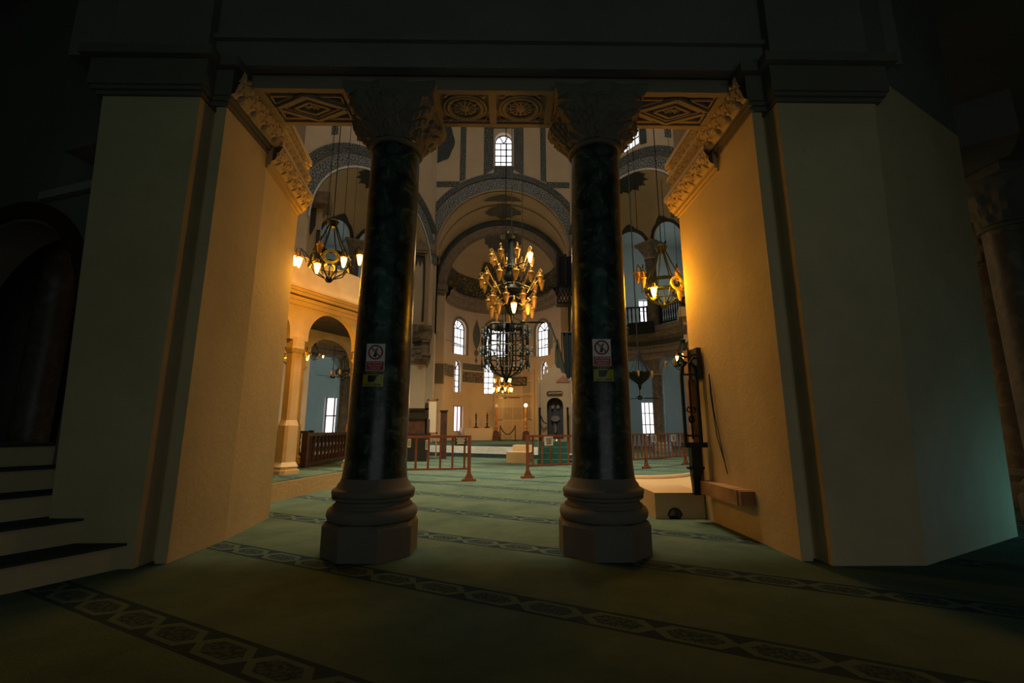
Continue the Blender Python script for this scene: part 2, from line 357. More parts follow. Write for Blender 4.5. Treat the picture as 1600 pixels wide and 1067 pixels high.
# ------------------------------------------------------------------ the setting: floor, outer walls, ceilings
struct(MB().box(-13.5, 13.5, -4, 29.5, -.2, 0).build('floor', 'carpet'))
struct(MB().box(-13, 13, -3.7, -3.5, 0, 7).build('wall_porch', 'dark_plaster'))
def flatY(y, sgn=1): return lambda u, v, d: (u, y + d * sgn, v)
def flatX(x, sgn=1): return lambda u, v, d: (x + d * sgn, u, v)
WIN = [0]
def window(f, uc, half, v0, vs, rise, depth, kind='plain', nx=3, rows=3, mat='muntin', fan=True, pane='pane', bw=.045):
    """arched or square window set back in its reveal: pane, sash bars"""
    WIN[0] += 1; root = struct(empty('window_%d' % WIN[0]))
    b = MB(); pts = [(uc - half, v0), (uc + half, v0)]
    if rise > 0: pts += [(uc + half * cos(pi * i / 20), vs + rise * sin(pi * i / 20)) for i in range(21)]
    else: pts += [(uc + half, vs), (uc - half, vs)]
    b.poly([f(u, v, depth) for u, v in pts]); struct(b.build('pane', pane, root))
    g = MB(); dd = depth - .03; k = len(pts)
    for i in range(k): g.bar(f(*pts[i], dd), f(*pts[(i + 1) % k], dd), bw * 1.5)
    for i in range(1, nx):
        u = uc - half + 2 * half * i / nx; g.bar(f(u, v0, dd), f(u, vs, dd), bw)
    for j in range(1, rows + 1):
        v = v0 + (vs - v0) * j / rows
        if j < rows or rise > 0: g.bar(f(uc - half, v, dd), f(uc + half, v, dd), bw)
    if rise > 0 and fan:
        for a in (R(60), R(120)) if nx % 2 else (R(45), R(90), R(135)):
            g.bar(f(uc, vs, dd), f(uc + half * cos(a), vs + rise * sin(a), dd), bw)
    struct(g.build('frame', mat, root)); return root
# east outer wall of the ambulatory and gallery
def east_wall(x0, x1, side, wins):
    f = flatY(29); holes = [rect_hole(u - h, u + h, a, b) for u, h, a, b, *_ in wins]
    struct(holed(MB(), f, x0, x1, 0, 13.25, holes, .45, 12).build('wall_east_' + side, 'grey_plaster'))
    for u, h, a, b, kw in wins: window(f, u, h, a, b, 0, .35, **kw)
east_wall(4.2, 13, 'south', [(9.23, .42, .62, 2.74, dict(nx=3, rows=3, bw=.05, mat='muntin_red')), (9.4, .42, 8.0, 9.5, dict(nx=2, rows=2))])
east_wall(-13, -4.2, 'north', [(-10.42, .8, .7, 3.05, dict(nx=3, rows=2, mat='muntin_red', bw=.08))])
for s, n in ((-1, 'north'), (1, 'south')):
    b = MB(); b.box(s * 12.6 - .1, s * 12.6 + .1, -3.6, 29.4, 0, 13); struct(b.build('wall_outer_' + n, 'grey_plaster'))
    # gallery floor slab behind the exedra and ceiling over the gallery
    C = (s * 5.7, 20.0)
# nave side walls
for s, n in ((-1, 'north'), (1, 'south')):
    b = MB(); b.box(*sorted((s * 7.8, s * 8.6)), 9.2, 17.4, 0, 19.8); struct(b.build('wall_nave_' + n, 'cream'))
struct(MB().box(-13, 13, 4.6, 29.5, 20, 20.3).build('ceiling', 'cream'))
for s_, n_ in ((-1, 'north'), (1, 'south')):
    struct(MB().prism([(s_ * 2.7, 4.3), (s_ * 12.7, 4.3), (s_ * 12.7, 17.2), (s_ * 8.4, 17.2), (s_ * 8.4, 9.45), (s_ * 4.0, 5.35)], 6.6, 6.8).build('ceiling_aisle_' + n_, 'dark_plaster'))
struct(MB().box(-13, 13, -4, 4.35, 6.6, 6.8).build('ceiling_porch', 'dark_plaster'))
b = MB(); b.box(-2.85, 2.85, 4.05, 4.16, 4.72, 6.6); b.box(-4.4, 4.4, 4.16, 4.95, 4.92, 20); b.box(-2.85, 2.85, 4.0, 4.06, 5.0, 5.05); struct(b.build('wall_west', 'dark_plaster'))
for s, n in ((-1, 'north'), (1, 'south')):      # diagonal wall closing the nave to the west
    P0, P1 = (s * 3.9, 5.6), (s * 8.2, 9.6)
    b = MB(); b.prism([P0, P1, (P1[0] + s * .5, P1[1] - .5), (P0[0] + s * .5, P0[1] - .5)], 5.0, 20); struct(b.build('wall_nave_west_' + n, 'dark_plaster'))

# ---- east wall with the great arch, drum windows and painted bands
YE, ZA, RA = 23.3, 10.5, 3.55
fE = flatY(YE)
we = struct(holed(MB(), fE, -4.2, 4.2, 6, 20, [arch_hole(0, RA, 6, ZA), arch_hole(.03, .5, 15.62, 17.2)], .5, 30).build('wall_east', 'cream'))
window(fE, .03, .5, 15.62, 17.2, .5, .35, nx=3, rows=4)
def annulus(name, f, uc, zc, r0, r1, mat, parent, d=-.03, a0=0, a1=pi, n=48):
    b = MB(); aa = frange(a0, a1, n)
    b.grid(lambda a, k: f(uc + (r0, r1, r1, r0)[k] * cos(a), zc + (r0, r1, r1, r0)[k] * sin(a), (d, d, 0, 0)[k]), aa, [0, 1, 2, 3], lambda a, k: (a * (r0 + r1) / 2, (0, r1 - r0, r1 - r0, 0)[int(k)]))
    return struct(b.build(name, mat, parent))
def patch(name, f, pts, mat, parent, d=-.03):
    a = [Vector(f(u, v, d)) for u, v in pts]; b = [Vector(f(u, v, 0)) for u, v in pts]
    m = MB(); m.poly(a, list(pts)); k = len(a)
    for i in range(k): j = (i + 1) % k; m.quad(a[i], a[j], b[j], b[i])
    return struct(m.build(name, mat, parent))
annulus('painted_arch_band', fE, 0, ZA, RA + .08, RA + .72, 'tile_blue', we, -.05)
annulus('painted_outer_band', fE, 0, ZA, RA + .78, RA + 1.1, 'tile_dark', we, -.07)
annulus('arch_edge_moulding', fE, 0, ZA, RA - .02, RA + .07, 'carved', we, -.09)
for s in (-1, 1):
    patch('painted_window_surround', fE, [(s * .58 + .03, 15.4), (s * 1.12 + .03, 15.0), (s * 1.12 + .03, 18.4), (s * .58 + .03, 18.4)], 'tile_dark', we)
    patch('painted_rib_band', fE, [(s * 2.1, 14.75), (s * 2.42, 14.6), (s * 2.42, 19), (s * 2.1, 19)], 'tile_dark', we)
    patch('painted_level_band', fE, [(s * 2.5, 14.3), (s * 4.2, 14.25), (s * 4.2, 14.6), (s * 2.4, 14.62)], 'tile_dark', we)
    patch('painted_spandrel_band', fE, [(s * 4.2, 10.9), (s * 4.05, 11.0), (s * 3.95, 13), (s * 4.2, 13.6)], 'tile_dark', we)
rp = MB(); rp.poly([fE(-3.62 + .85 * cos(2*pi*i/40) * (1 + .04 * cos(i * 5)), 17.1 + 1.3 * sin(2*pi*i/40) * (1 + .04 * cos(i * 5)), -.03) for i in range(40)], [(cos(2*pi*i/40), sin(2*pi*i/40)) for i in range(40)]); struct(rp.build('painted_roundel', 'medal_dark', we))
patch('painted_window_sill', fE, [(-.5, 15.0), (.56, 15.0), (.6, 15.55), (-.54, 15.55)], 'tile_dark', we)
patch('painted_window_head', fE, [(-.55, 17.95), (.61, 17.95), (.61, 18.4), (-.55, 18.4)], 'tile_dark', we)
# barrel vault between the great arch and the apse arch
YA, ZP, RP = 25.0, 9.2, 3.92
def barrel(a, t, d=0):
    r = RA + (RP - RA) * t - d; z = ZA + (ZP - ZA) * t; return (r * cos(a), YE + .02 + (YA - YE) * t, z + r * sin(a))
bv = struct(MB().grid(lambda a, t: barrel(a, t), frange(0, pi, 40), frange(0, 1, 6)).build('wall_vault_east', 'cream', smooth=True))
def vpatch(name, outline, mat, d=.03):
    b = MB(); n = 14
    b.grid(lambda a, k: barrel(a, outline(a)[0] + (outline(a)[1] - outline(a)[0]) * k, d), frange(pi/2 - VW, pi/2 + VW, 36), frange(0, 1, 8), lambda a, k: (a * 3.6, k))
    return struct(b.build(name, mat, bv))
VW = .3; vpatch('painted_lens', lambda a: (.18 - .10 * max(0, 1 - abs(a - pi/2) / VW) ** .7, .2 + .1 * max(0, 1 - abs(a - pi/2) / VW) ** .7), 'medal', .08)
VW = .29; vpatch('painted_rosette', lambda a: (.62 - .27 * max(0, 1 - abs(a - pi/2) / VW) ** .8 - .015 * sin(40 * a), .63 + .27 * max(0, 1 - abs(a - pi/2) / VW) ** .8 + .02 * sin(40 * a)), 'medal', .08)
VW = pi / 2 - .02; vpatch('painted_line', lambda a: (.40, .45), 'moulding', .015)
# bema side walls and pilasters beneath
for s, n in ((-1, 'north'), (1, 'south')):
    b = MB(); b.prism([(s * RA, YE + .5), (s * RA, YE), (s * 3.92, YE + .02), (s * 3.92, YA), (s * 4.6, YA), (s * 4.6, YE + .5)], 0, ZA - .2); struct(b.build('wall_bema_' + n, 'cream'))
    b = MB(); b.prism([(s * 3.93, YA - .25), (s * 3.27, YA - .05), (s * 3.27, YA + .3), (s * 4.6, YA + .3)], 0, 9.0)
    o = struct(b.build('wall_apse_pilaster_' + n, 'cream'))
    b = MB()
    for k, (e, z0, z1) in enumerate(((.05, 8.5, 8.62), (.12, 8.62, 8.8), (.2, 8.8, 9.1))): b.prism([(s * (3.93 + e), YA - .25 - e), (s * (3.35 - e), YA - .05 - e), (s * (3.35 - e), YA + .3), (s * 4.5, YA + .3)], z0, z1)
    struct(b.build('capital_moulding', 'moulding', o))
    struct(MB().prism([(s * 3.95, YA - .27), (s * 3.25, YA - .07), (s * 3.25, YA + .2), (s * 4.2, YA + .2)], 3.5, 4.6).build('painted_band', 'script_small', o))
# apse arch moulding
b = MB(); prof = [(3.25, .3), (3.25, 0), (3.3, -.05), (3.7, -.06), (3.7, -.12), (3.78, -.16), (3.86, -.1), (4.15, 0)]
ma = MB(); ma.grid(lambda a, k: (prof[k][0] * cos(a), YA + prof[k][1], 9.1 + prof[k][0] * sin(a)), frange(0, pi, 48), list(range(4))); struct(ma.build('wall_apse_arch', 'moulding'))
ma = MB(); ma.grid(lambda a, k: (prof[k + 3][0] * cos(a), YA + prof[k + 3][1], 9.1 + prof[k + 3][0] * sin(a)), frange(0, pi, 48), list(range(5))); struct(ma.build('wall_apse_arch_edge', 'paint_dark'))
# apse: half cylinder with six windows, then the half dome
AR, AC = 3.3, 25.25
def fA(u, v, d): a = pi/2 - u / AR; return ((AR + d) * cos(a), AC + (AR + d) * sin(a), v)
holes = []; wl = []
for u, h, v0, vs, rise, kw in ((-3.05, .52, 5.5, 7.1, .55, dict(nx=4, rows=3)), (-.42, .74, 5.55, 7.1, .72, dict(nx=4, rows=3)), (2.75, .5, 5.45, 7.05, .55, dict(nx=4, rows=3)),
                           (-3.15, .3, 3.2, 4.6, .55, dict(nx=2, rows=4)), (-.87, .31, 3.2, 4.6, .55, dict(nx=2, rows=4)), (2.85, .3, 3.2, 4.6, .55, dict(nx=2, rows=4)),
                           (-3.05, .43, .9, 2.42, 0, dict(nx=3, rows=1, mat='muntin_red', bw=.07))):
    holes.append(arch_hole(u, h, v0, vs, rise) if rise else rect_hole(u - h, u + h, v0, vs)); wl.append((u, h, v0, vs, rise, kw))
wa = struct(holed(MB(), fA, -pi/2 * AR, pi/2 * AR, 0, 9.2, holes, .3, 40).build('wall_apse', 'cream', smooth=True))
for u, h, v0, vs, rise, kw in wl: window(fA, u, h, v0, vs, rise, .24, **kw)
def cring(name, prof, mat, parent, u0=-pi/2 * AR, u1=pi/2 * AR):
    b = MB(); b.grid(lambda u, k: fA(u, prof[k][1], -prof[k][0]), frange(u0, u1, 48), list(range(len(prof))), lambda u, k: (u, prof[int(k)][1])); return struct(b.build(name, mat, parent))
cring('apse_cornice', [(0, 8.3), (.08, 8.36), (.1, 8.5), (.24, 8.62), (.3, 8.9), (.42, 8.98), (.42, 9.12), (0, 9.16)], 'moulding', wa)
cring('painted_script_band', [(.02, 4.05), (.02, 4.75)], 'script_small', wa, -4.9, -3.55); cring('painted_script_band', [(.02, 3.85), (.02, 4.5)], 'script_small', wa, -2.75, -1.25)
cring('painted_comb_band', [(.02, 4.6), (.02, 5.0)], 'medal', wa, -2.75, -1.25)
def window_band(u, h, v0, vs, rise, w):
    b = MB(); n = 40; path = [(u - h - .06, v0)] + [(u - (h + .06) * cos(pi * i / 30), vs + (rise + .06) * sin(pi * i / 30)) for i in range(31)] + [(u + h + .06, v0)]
    for (a, c), (e, g) in zip(path, path[1:]):
        def out(x, y): return (u + (x - u) * (1 + w / h), y if y <= vs else vs + (y - vs) * (1 + w / h))
        b.quad(fA(a, c, -.02), fA(e, g, -.02), fA(*out(e, g), -.02), fA(*out(a, c), -.02), [(a, c), (e, g), out(e, g), out(a, c)])
    return struct(b.build('painted_window_band', 'moulding', wa))
for u, h, v0, vs, rise, kw in wl[:3]: window_band(u, h, v0, vs, rise, .12)
for uc in (-1.75,):      # painted cypress-shaped medallion between the windows
    b = MB(); pr = [(0, 7.9), (.06, 7.7), (.2, 7.3), (.27, 6.9), (.22, 6.4), (.08, 6.05), (.02, 5.95), (.14, 5.8), (.15, 5.65), (.03, 5.5), (.02, 5.4), (.1, 5.25), (.02, 5.05)]
    b.grid(lambda k, t: fA(uc + pr[k][0] * t, pr[k][1], -.02), list(range(len(pr))), [-1, -.5, 0, .5, 1], lambda k, t: (t * .3, pr[int(k)][1])); struct(b.build('painted_medallion', 'medal', wa))
def conch(a, p, d=0): r = AR - d; return (r * cos(a) * cos(p), AC + r * sin(a) * cos(p), 9.1 + r * sin(p))
wc = struct(MB().grid(lambda a, p: conch(a, p), frange(0, pi, 48), frange(0, pi/2, 20)).build('wall_apse_conch', 'cream', smooth=True))
struct(MB().grid(lambda a, p: conch(a, p, .03), frange(.05, pi - .05, 48), frange(.05, .42, 4), lambda a, p: (a * 3.3, p * 3.3)).build('painted_script_frieze', 'script', wc))
struct(MB().grid(lambda a, p: conch(a, p, .05), frange(1.6, 2.12, 12), frange(.42, .78, 4), lambda a, p: (a * 3.3, p * 3.3)).build('painted_script_panel', 'script', wc))
struct(MB().grid(lambda a, t: conch(a, 1.28 - .26 * max(0, 1 - abs(a - pi/2) / (pi/2)) - .03 * abs(sin(8 * a)) + (pi/2 - 1.2) * t, .03), frange(.05, pi - .05, 60), frange(0, 1, 5), lambda a, t: (a, t)).build('painted_crown_rosette', 'medal', wc))
struct(MB().box(-4.6, 4.6, 23.85, 29.3, 14.3, 14.5).build('ceiling_apse', 'cream'))

# ---- the two eastern exedrae (columned half rounds in two storeys) with half domes
DX = .537, -.843
def exedra(s, side):
    Mx, My, r, ZC = s * 5.7, 20.0, 3.58, 9.35
    n0 = atan2(.537, .843)
    ang = lambda t: n0 - t                      # t>0 towards the west end
    def f(u, v, d):
        t = u / r; a = ang(t); 
        if v <= ZC: x, y, z = (r + d) * cos(a), (r + d) * sin(a), v
        else: p = (v - ZC) / r; x, y, z = (r + d) * cos(a) * cos(p), (r + d) * sin(a) * cos(p), ZC + (r + d) * sin(p)
        return (Mx + s * x, My + y, z)
    e = r * pi / 2
    bays = [(-R(36), .25), (0, .25), (R(36), .25)]
    holes = [arch_hole(r * c, r * .25, 10.5, 10.7, .85) for c, _ in bays]
    for h in holes: pass
    w = struct(holed(MB(), f, -e, e, 10.5, ZC + r * pi / 2 - .02, holes, .35, 40, .35).build('wall_exedra_' + side, 'cream', smooth=True))
    # tulip-crowned dark painted arches
    for c, _ in bays:
        b = MB(); aa = frange(0, pi, 24); uc = r * c
        def out(a): k = 1.3 + (.36 * max(0, 1 - abs(a - pi/2) / .45) ** 1.3) + .04 * abs(sin(6 * a)); return (uc + r * .25 * 1.2 * k / 1.3 * cos(a), 10.7 + .85 * (1 + (k - 1) * .75) * sin(a))
        b.grid(lambda a, t: f(uc + r * .25 * cos(a) + (out(a)[0] - uc - r * .25 * cos(a)) * t, 10.7 + .85 * sin(a) + (out(a)[1] - 10.7 - .85 * sin(a)) * t, -.03), aa, [0, .33, .66, 1], lambda a, t: (a, t)); struct(b.build('painted_tulip_arch', 'medal_dark', w))
    b = MB()    # big dark leafy medallion high in the half dome
    b.grid(lambda t, k: f(t * r, ZC + r * (pi/2 - .01 - .36 * k * (1 - .16 * abs(sin(t * 7.5)) - .06 * abs(sin(t * 22)))), -.03), frange(-pi/2, pi/2, 90), frange(0, 1, 5), lambda t, k: (1.3 * k * sin(t), 1.3 * k * cos(t))); struct(b.build('painted_leaf_medallion', 'medal_dark', w))
    # entablature ring with its mouldings
    prof = [(.36, 4.55), (-.22, 4.55), (-.22, 4.8), (-.26, 4.82), (-.26, 5.05), (-.3, 5.08), (-.18, 5.2), (-.18, 5.45), (-.36, 5.6), (-.42, 5.8), (-.5, 5.9), (-.5, 6.1), (-.3, 6.2), (.4, 6.2), (.4, 4.55)]
    b = MB(); b.grid(lambda t, k: f(t * r, prof[k][1], prof[k][0] - .3), frange(-pi/2, pi/2, 40), list(range(len(prof)))); o = struct(b.build('trim_exedra_' + side, 'moulding'))
    struct(MB().grid(lambda t, k: f(t * r, (5.22, 5.43)[k], -.5), frange(-pi/2, pi/2, 40), [0, 1]).build('dark_frieze', 'paint_dark', o))
    struct(MB().grid(lambda t, k: f(t * r, 6.1, (.05, 6)[k]), frange(-pi/2 * .9, pi/2 * .95, 20), [0, 1]).build('floor_gallery_' + side, 'grey_plaster'))
    struct(MB().prism([(s * 3.8, 23.4), (s * 8.25, 16.45), (s * 12.6, 16.45), (s * 12.6, 29.1), (s * 3.8, 29.1)], 13.1, 13.3).build('ceiling_gallery_' + side, 'grey_plaster'))
    # diagonal wall above the arch with blue band, and drum window
    px = lambda u, v, d: (Mx + s * (DX[0] * u + .843 * d), My + DX[1] * u + .537 * d, v)
    fl = lambda u, v, d: px(u, v, d)
    wd = struct(holed(MB(), fl, -3.75, 4.2, 6.2, 20, [arch_hole(.1, 3.56, 6.2, ZC), arch_hole(.65, .55, 14.15, 15.6)], .3, 30).build('wall_diagonal_' + side, 'cream'))
    window(fl, .65, .55, 14.15, 15.6, .55, .2, nx=3, rows=3)
    annulus('painted_blue_band', fl, .1, ZC, 3.62, 4.12, 'tile_blue', wd, -.05, .1, pi - .1)
    annulus('arch_edge_moulding', fl, .1, ZC, 3.54, 3.62, 'marble_white', wd, -.07)
    annulus('painted_outer_band', fl, .1, ZC, 4.17, 4.6, 'tile_dark', wd, -.04, .5, pi - .5)
    for k in (-1, 1): patch('painted_window_surround', fl, [(.65 + k * .65, 14.0), (.65 + k * 1.0, 13.9), (.65 + k * 1.0, 17), (.65 + k * .65, 17)], 'paint_dark', wd)
    for k in (-1, 1): patch('painted_rib_band', fl, [(.65 + k * 2.0, 13.6), (.65 + k * 2.3, 13.4), (.65 + k * 2.3, 18), (.65 + k * 2.0, 18)], 'tile_dark', wd)
    return f, r, Mx, My
exn = exedra(-1, 'north'); exs = exedra(1, 'south')

# ---- great east piers between apse and exedrae
for s, side in ((-1, 'north'), (1, 'south')):
    pl = [(s * 3.92, YE - .1), (s * 5.0, YE - .6), (s * 5.0, YE + 1.4), (s * 3.92, YE + 1.4)]
    p = thing('pier', 'cream plaster pier %s the curved apse, with two stone cornices' % ('left of' if s < 0 else 'right of'), 'pier')
    MB().prism(pl, 0, ZA + .2).build('pier_body', 'cream', p)
    def ex(e): return [(s * (3.92 - e), YE - .1 - e), (s * (5.0 + e), YE - .6 - e), (s * (5.0 + e), YE + 1.4), (s * (3.92 - e), YE + 1.4)]
    b = MB()
    for e, z0, z1 in ((.06, 4.3, 4.45), (.14, 4.45, 4.75), (.22, 4.75, 4.9), (.1, 4.9, 5.3), (.06, 5.3, 5.45), (.16, 5.45, 5.6), (.2, 5.6, 6.1), (.3, 6.1, 6.3)): b.prism(ex(e), z0, z1)
    b.build('lower_cornice', 'moulding', p)
    b = MB()
    for e, z0, z1 in ((.08, 10.1, 10.2), (.3, 10.2, 10.32), (.34, 10.32, 10.7)): b.prism(ex(e), z0, z1)
    b.build('upper_cornice', 'moulding', p)
    nn = Vector((s * .5, -1.08, 0)).normalized() * -.0; d = .03
    def pf(u, z): # along the front face from inner to outer corner
        return (s * (3.92 + 1.08 * u), YE - .1 - .5 * u - d, z)
    b = MB(); b.poly([pf(.1, 6.6), pf(.27, 6.5), pf(.25, 8.0), pf(.28, 9.9), pf(.1, 9.9), pf(.14, 8.0)], [(.1, 6.6), (.3, 6.5), (.25, 8), (.3, 9.9), (.1, 9.9), (.15, 8)]); b.build('painted_strip', 'medal_dark', p)
    b = MB(); b.poly([pf(0, 10.1), pf(1, 10.1)] + [pf(1 - i / 12, 9.85 if i % 2 == 0 else 9.45) for i in range(13)], [(i, 0) for i in range(15)]); b.build('painted_fringe', 'medal_dark', p)
for s, side in ((-1, 'north'), (1, 'south')):     # piers at the east end of the nave's side walls
    p = thing('pier', 'tall plaster pier seen past the %s masonry pier, behind the iron chandelier' % ('left' if s < 0 else 'right'), 'pier')
    MB().prism([(s * 7.35, 17.45), (s * 8.9, 17.35), (s * 8.9, 18.0), (s * 7.7, 18.2)], 0, 10.2).build('pier_body', 'cream', p)
    def ex(e): return [(s * (7.35 - e), 17.45 - e * .6), (s * 8.9, 17.35 - e), (s * 8.9, 18.0), (s * (7.7 - e), 18.2 + e * .5)]
    b = MB()
    for e, z0, z1 in ((.08, 4.2, 4.4), (.22, 4.4, 4.7), (.05, 4.7, 5.1), (.2, 5.1, 5.4), (.38, 5.4, 5.8)): b.prism(ex(e), z0, z1)
    b.build('lower_cornice', 'carved', p)
    b = MB()
    for e, z0, z1 in ((.1, 9.95, 10.1), (.35, 10.1, 10.6)): b.prism(ex(e), z0, z1)
    b.build('upper_cornice', 'moulding', p)
    b = MB()
    for u0, u1 in ((.15, .35), (.5, .75)): b.slab([(s * (7.35 + 1.55 * u0), 17.42 - .1 * u0, 9.95), (s * (7.35 + 1.55 * u1), 17.42 - .1 * u1, 9.95), (s * (7.35 + 1.55 * u1), 17.42 - .1 * u1, 9.2), (s * (7.35 + 1.55 * (u0 + u1) / 2), 17.42, 8.8), (s * (7.35 + 1.55 * u0), 17.42, 9.2)], (0, -1, 0), .03)
    b.build('painted_fringe', 'medal_dark', p)
    MB().slab([(s * 7.36, 17.4, 5.8), (s * 7.5, 17.4, 5.8), (s * 7.5, 17.4, 9.0), (s * 7.36, 17.4, 9.0)], (0, -1, 0), .04).build('painted_strip', 'medal_dark', p)

# ------------------------------------------------------------------ the near colonnade: two columns between two masonry piers
def column(x, lean, label):
    c = thing('column', label, 'column', (x, 4.45, 0))
    oc = lambda a: [(a / cos(pi/8) * cos(pi/8 + pi/4 * i), a / cos(pi/8) * sin(pi/8 + pi/4 * i)) for i in range(8)]
    b = MB(); b.prism(oc(.395), 0, .25); b.prism(oc(.395), .25, .285, oc(.375)); b.build('plinth', 'base_stone', c)
    tor = [(.345, .28)] + [(.355 + .05 * sin(a), .345 - .062 * cos(a)) for a in frange(0, pi, 10)] + [(.355, .42), (.335, .435), (.33, .455), (.345, .47), (.365, .475), (.37, .495)] + \
        [(.345 + .03 * sin(a), .53 - .035 * cos(a)) for a in frange(.4, pi, 6)] + [(.335, .575), (.325, .6), (.305, .625), (.295, .66), (.27, .66)]
    MB().lathe(tor, seg=48, lean=(lean, 0)).build('base', 'base_stone', c, True)
    n = 24; sh = [(.285 - .037 * (z - .645) / 3.4 + .012 * max(0, 1 - (z - .645) / .12), z) for z in frange(.645, 4.03, n)]
    MB().lathe(sh, seg=64, lean=(lean, 0)).build('shaft', 'verd', c, True)
    MB().lathe([(.24, 3.98), (.275, 3.985), (.29, 4.01), (.275, 4.035), (.25, 4.04)], seg=48, lean=(lean, 0)).build('necking', 'shade_stone', c, True)
    # melon capital: eight swelling lobes with drilled foliage under a square abacus
    def cap(u, v):
        t = v; th = u; sq = 1 / max(abs(cos(th)), abs(sin(th))) ; k = sst(t, .25, 1)
        rb = .27 + .17 * sst(t, -.1, .95); rad = rb * (1 + (min(sq, 1.25) - 1) * k * .9)
        lobe = .035 * abs(cos(2 * th)) ** .6 * sin(pi * min(1, t * 1.1)) + .02 * cos(8 * th) * sin(pi * t)
        leaf = .034 * (sst(sin(12 * th + 2.2 * sin(7 * t)) * sin(15 * t + 1.5 * cos(6 * th)), -.15, .25) * (.6 + .4 * sst(sin(48 * th + 10 * t), -.3, .3))) * sin(pi * min(1, t * 1.02 + .03)) ** .3
        z = 4.03 + .41 * t; r = rad + lobe + leaf
        return (r * cos(th) + lean * z, r * sin(th), z)
    MB().grid(cap, [2 * pi * i / 260 for i in range(260)], frange(0, 1, 70), closed=True).build('capital', 'shade_stone', c, True)
    b = MB(); q = [(-.47, -.43), (-.2, -.4), (-.09, -.45), (.09, -.45), (.2, -.4), (.47, -.43), (.44, 0), (.47, .43), (0, .39), (-.47, .43), (-.44, 0)]
    b.prism([(x_ * .94 + lean * 4.4, y_ * .94) for x_, y_ in q], 4.42, 4.5, [(x_ + lean * 4.4, y_) for x_, y_ in q]); b.prism([(x_ + lean * 4.4, y_) for x_, y_ in q], 4.5, 4.546); b.build('abacus', 'shade_stone', c)
    return c
column(-1.06, .012, 'dark green marble column left of the open way, on a pale octagonal plinth')
column(1.08, .012, 'dark green marble column right of the open way, on a brown octagonal plinth')

def txt(body, size, mat, name, parent, loc, rot=(pi/2, 0, 0), sx=1):
    cu = bpy.data.curves.new(name, 'FONT'); cu.body = body; cu.size = size; cu.align_x = 'CENTER'; cu.align_y = 'CENTER'; cu.extrude = .0006
    t = bpy.data.objects.new(name, cu); COL.objects.link(t); bpy.context.view_layer.update()
    me = bpy.data.meshes.new_from_object(t.evaluated_get(bpy.context.evaluated_depsgraph_get())); bpy.data.objects.remove(t)
    me.materials.clear(); me.materials.append(M[mat]); o = bpy.data.objects.new(name, me); COL.objects.link(o); o.parent = parent; o.location = loc; o.rotation_euler = rot; o.scale = (sx, 1, 1); return o
for x, z, colm in ((-1.03, 1.745, 'left'), (1.065, 1.795, 'right')):
    s = thing('prohibition_sign', 'no mobile phones sign with red ring on the %s dark column' % colm, 'sign', (x, 4.165, z), 0, 1, 'phone signs on the dark columns')
    MB().box(-.085, .085, 0, .006, -.125, .125).build('panel', 'sign_white', s)
    MB().tube([(.062 * cos(2*pi*i/40), -.002, .045 + .062 * sin(2*pi*i/40)) for i in range(40)], .0075, 6, True).build('ring', 'sign_red', s)
    MB().bar((-.045, -.004, .09), (.045, -.004, 0), .012, .004, (0, 1, 0)).build('diagonal_bar', 'sign_red', s)
    b = MB(); b.poly([(-.02, -.0025, .0), (.008, -.0025, .0), (.014, -.0025, .055), (-.008, -.0025, .055)]); b.slab([(-.004, -.001, .06), (.016, -.001, .06), (.018, -.001, .076), (-.002, -.001, .076)], (0, -1, 0), .002)
    b.bar((.014, -.002, .075), (.017, -.002, .098), .004); b.slab([(-.02, -.001, 0), (.008, -.001, 0), (.014, -.001, .055), (-.008, -.001, .055)], (0, -1, 0), .002); b.build('phone_symbol', 'sign_black', s)
    MB().box(-.08, .08, -.002, 0, -.12, -.04).build('caption_plate', 'sign_red', s)
    for k, t in enumerate(('CEP TELEFONU', 'KULLANMAK', 'YASAKTIR')): txt(t, .021, 'sign_white', 'lettering', s, (0, -.0035, -.055 - .024 * k))
    y = thing('camera_notice', 'small yellow curved notice with black camera shape on the %s dark column' % colm, 'sign', (x - .012 if x < 0 else x + .01, 4.45, z - .2), 0, 1, 'yellow notices on the dark columns')
    cyl = lambda a, z_, e=0: ((.29 + e) * sin(a), -(.29 + e) * cos(a), z_)
    b = MB(); b.grid(lambda a, k: cyl(a, (-.07, .07)[k % 2 if k < 2 else 1 - k % 2], (0, 0, -.006, -.006)[k]), frange(-.33, .33, 12), [0, 1, 2, 3, 0]); b.build('panel', 'sign_yellow', y)
    b = MB(); b.grid(lambda a, k: cyl(a, .032 if k else (-.03 + .9 * max(0, a - .02) ** 1.6 * 2.2 if a < .19 else .02), .002), frange(-.16, .19, 14), [0, 1]); b.build('camera_symbol', 'sign_black', y)
    b = MB(); b.grid(lambda a, k: cyl(a, (.042, .066)[k], .0015), frange(-.32, .32, 10), [0, 1]); b.build('top_strip', 'sign_black', y)
    txt('KAMERA', .03, 'sign_yellow', 'lettering', y, (0, -.2935, .054)); txt('KAYIT YAPAR', .024, 'sign_black', 'lettering', y, (0, -.2935, -.055))

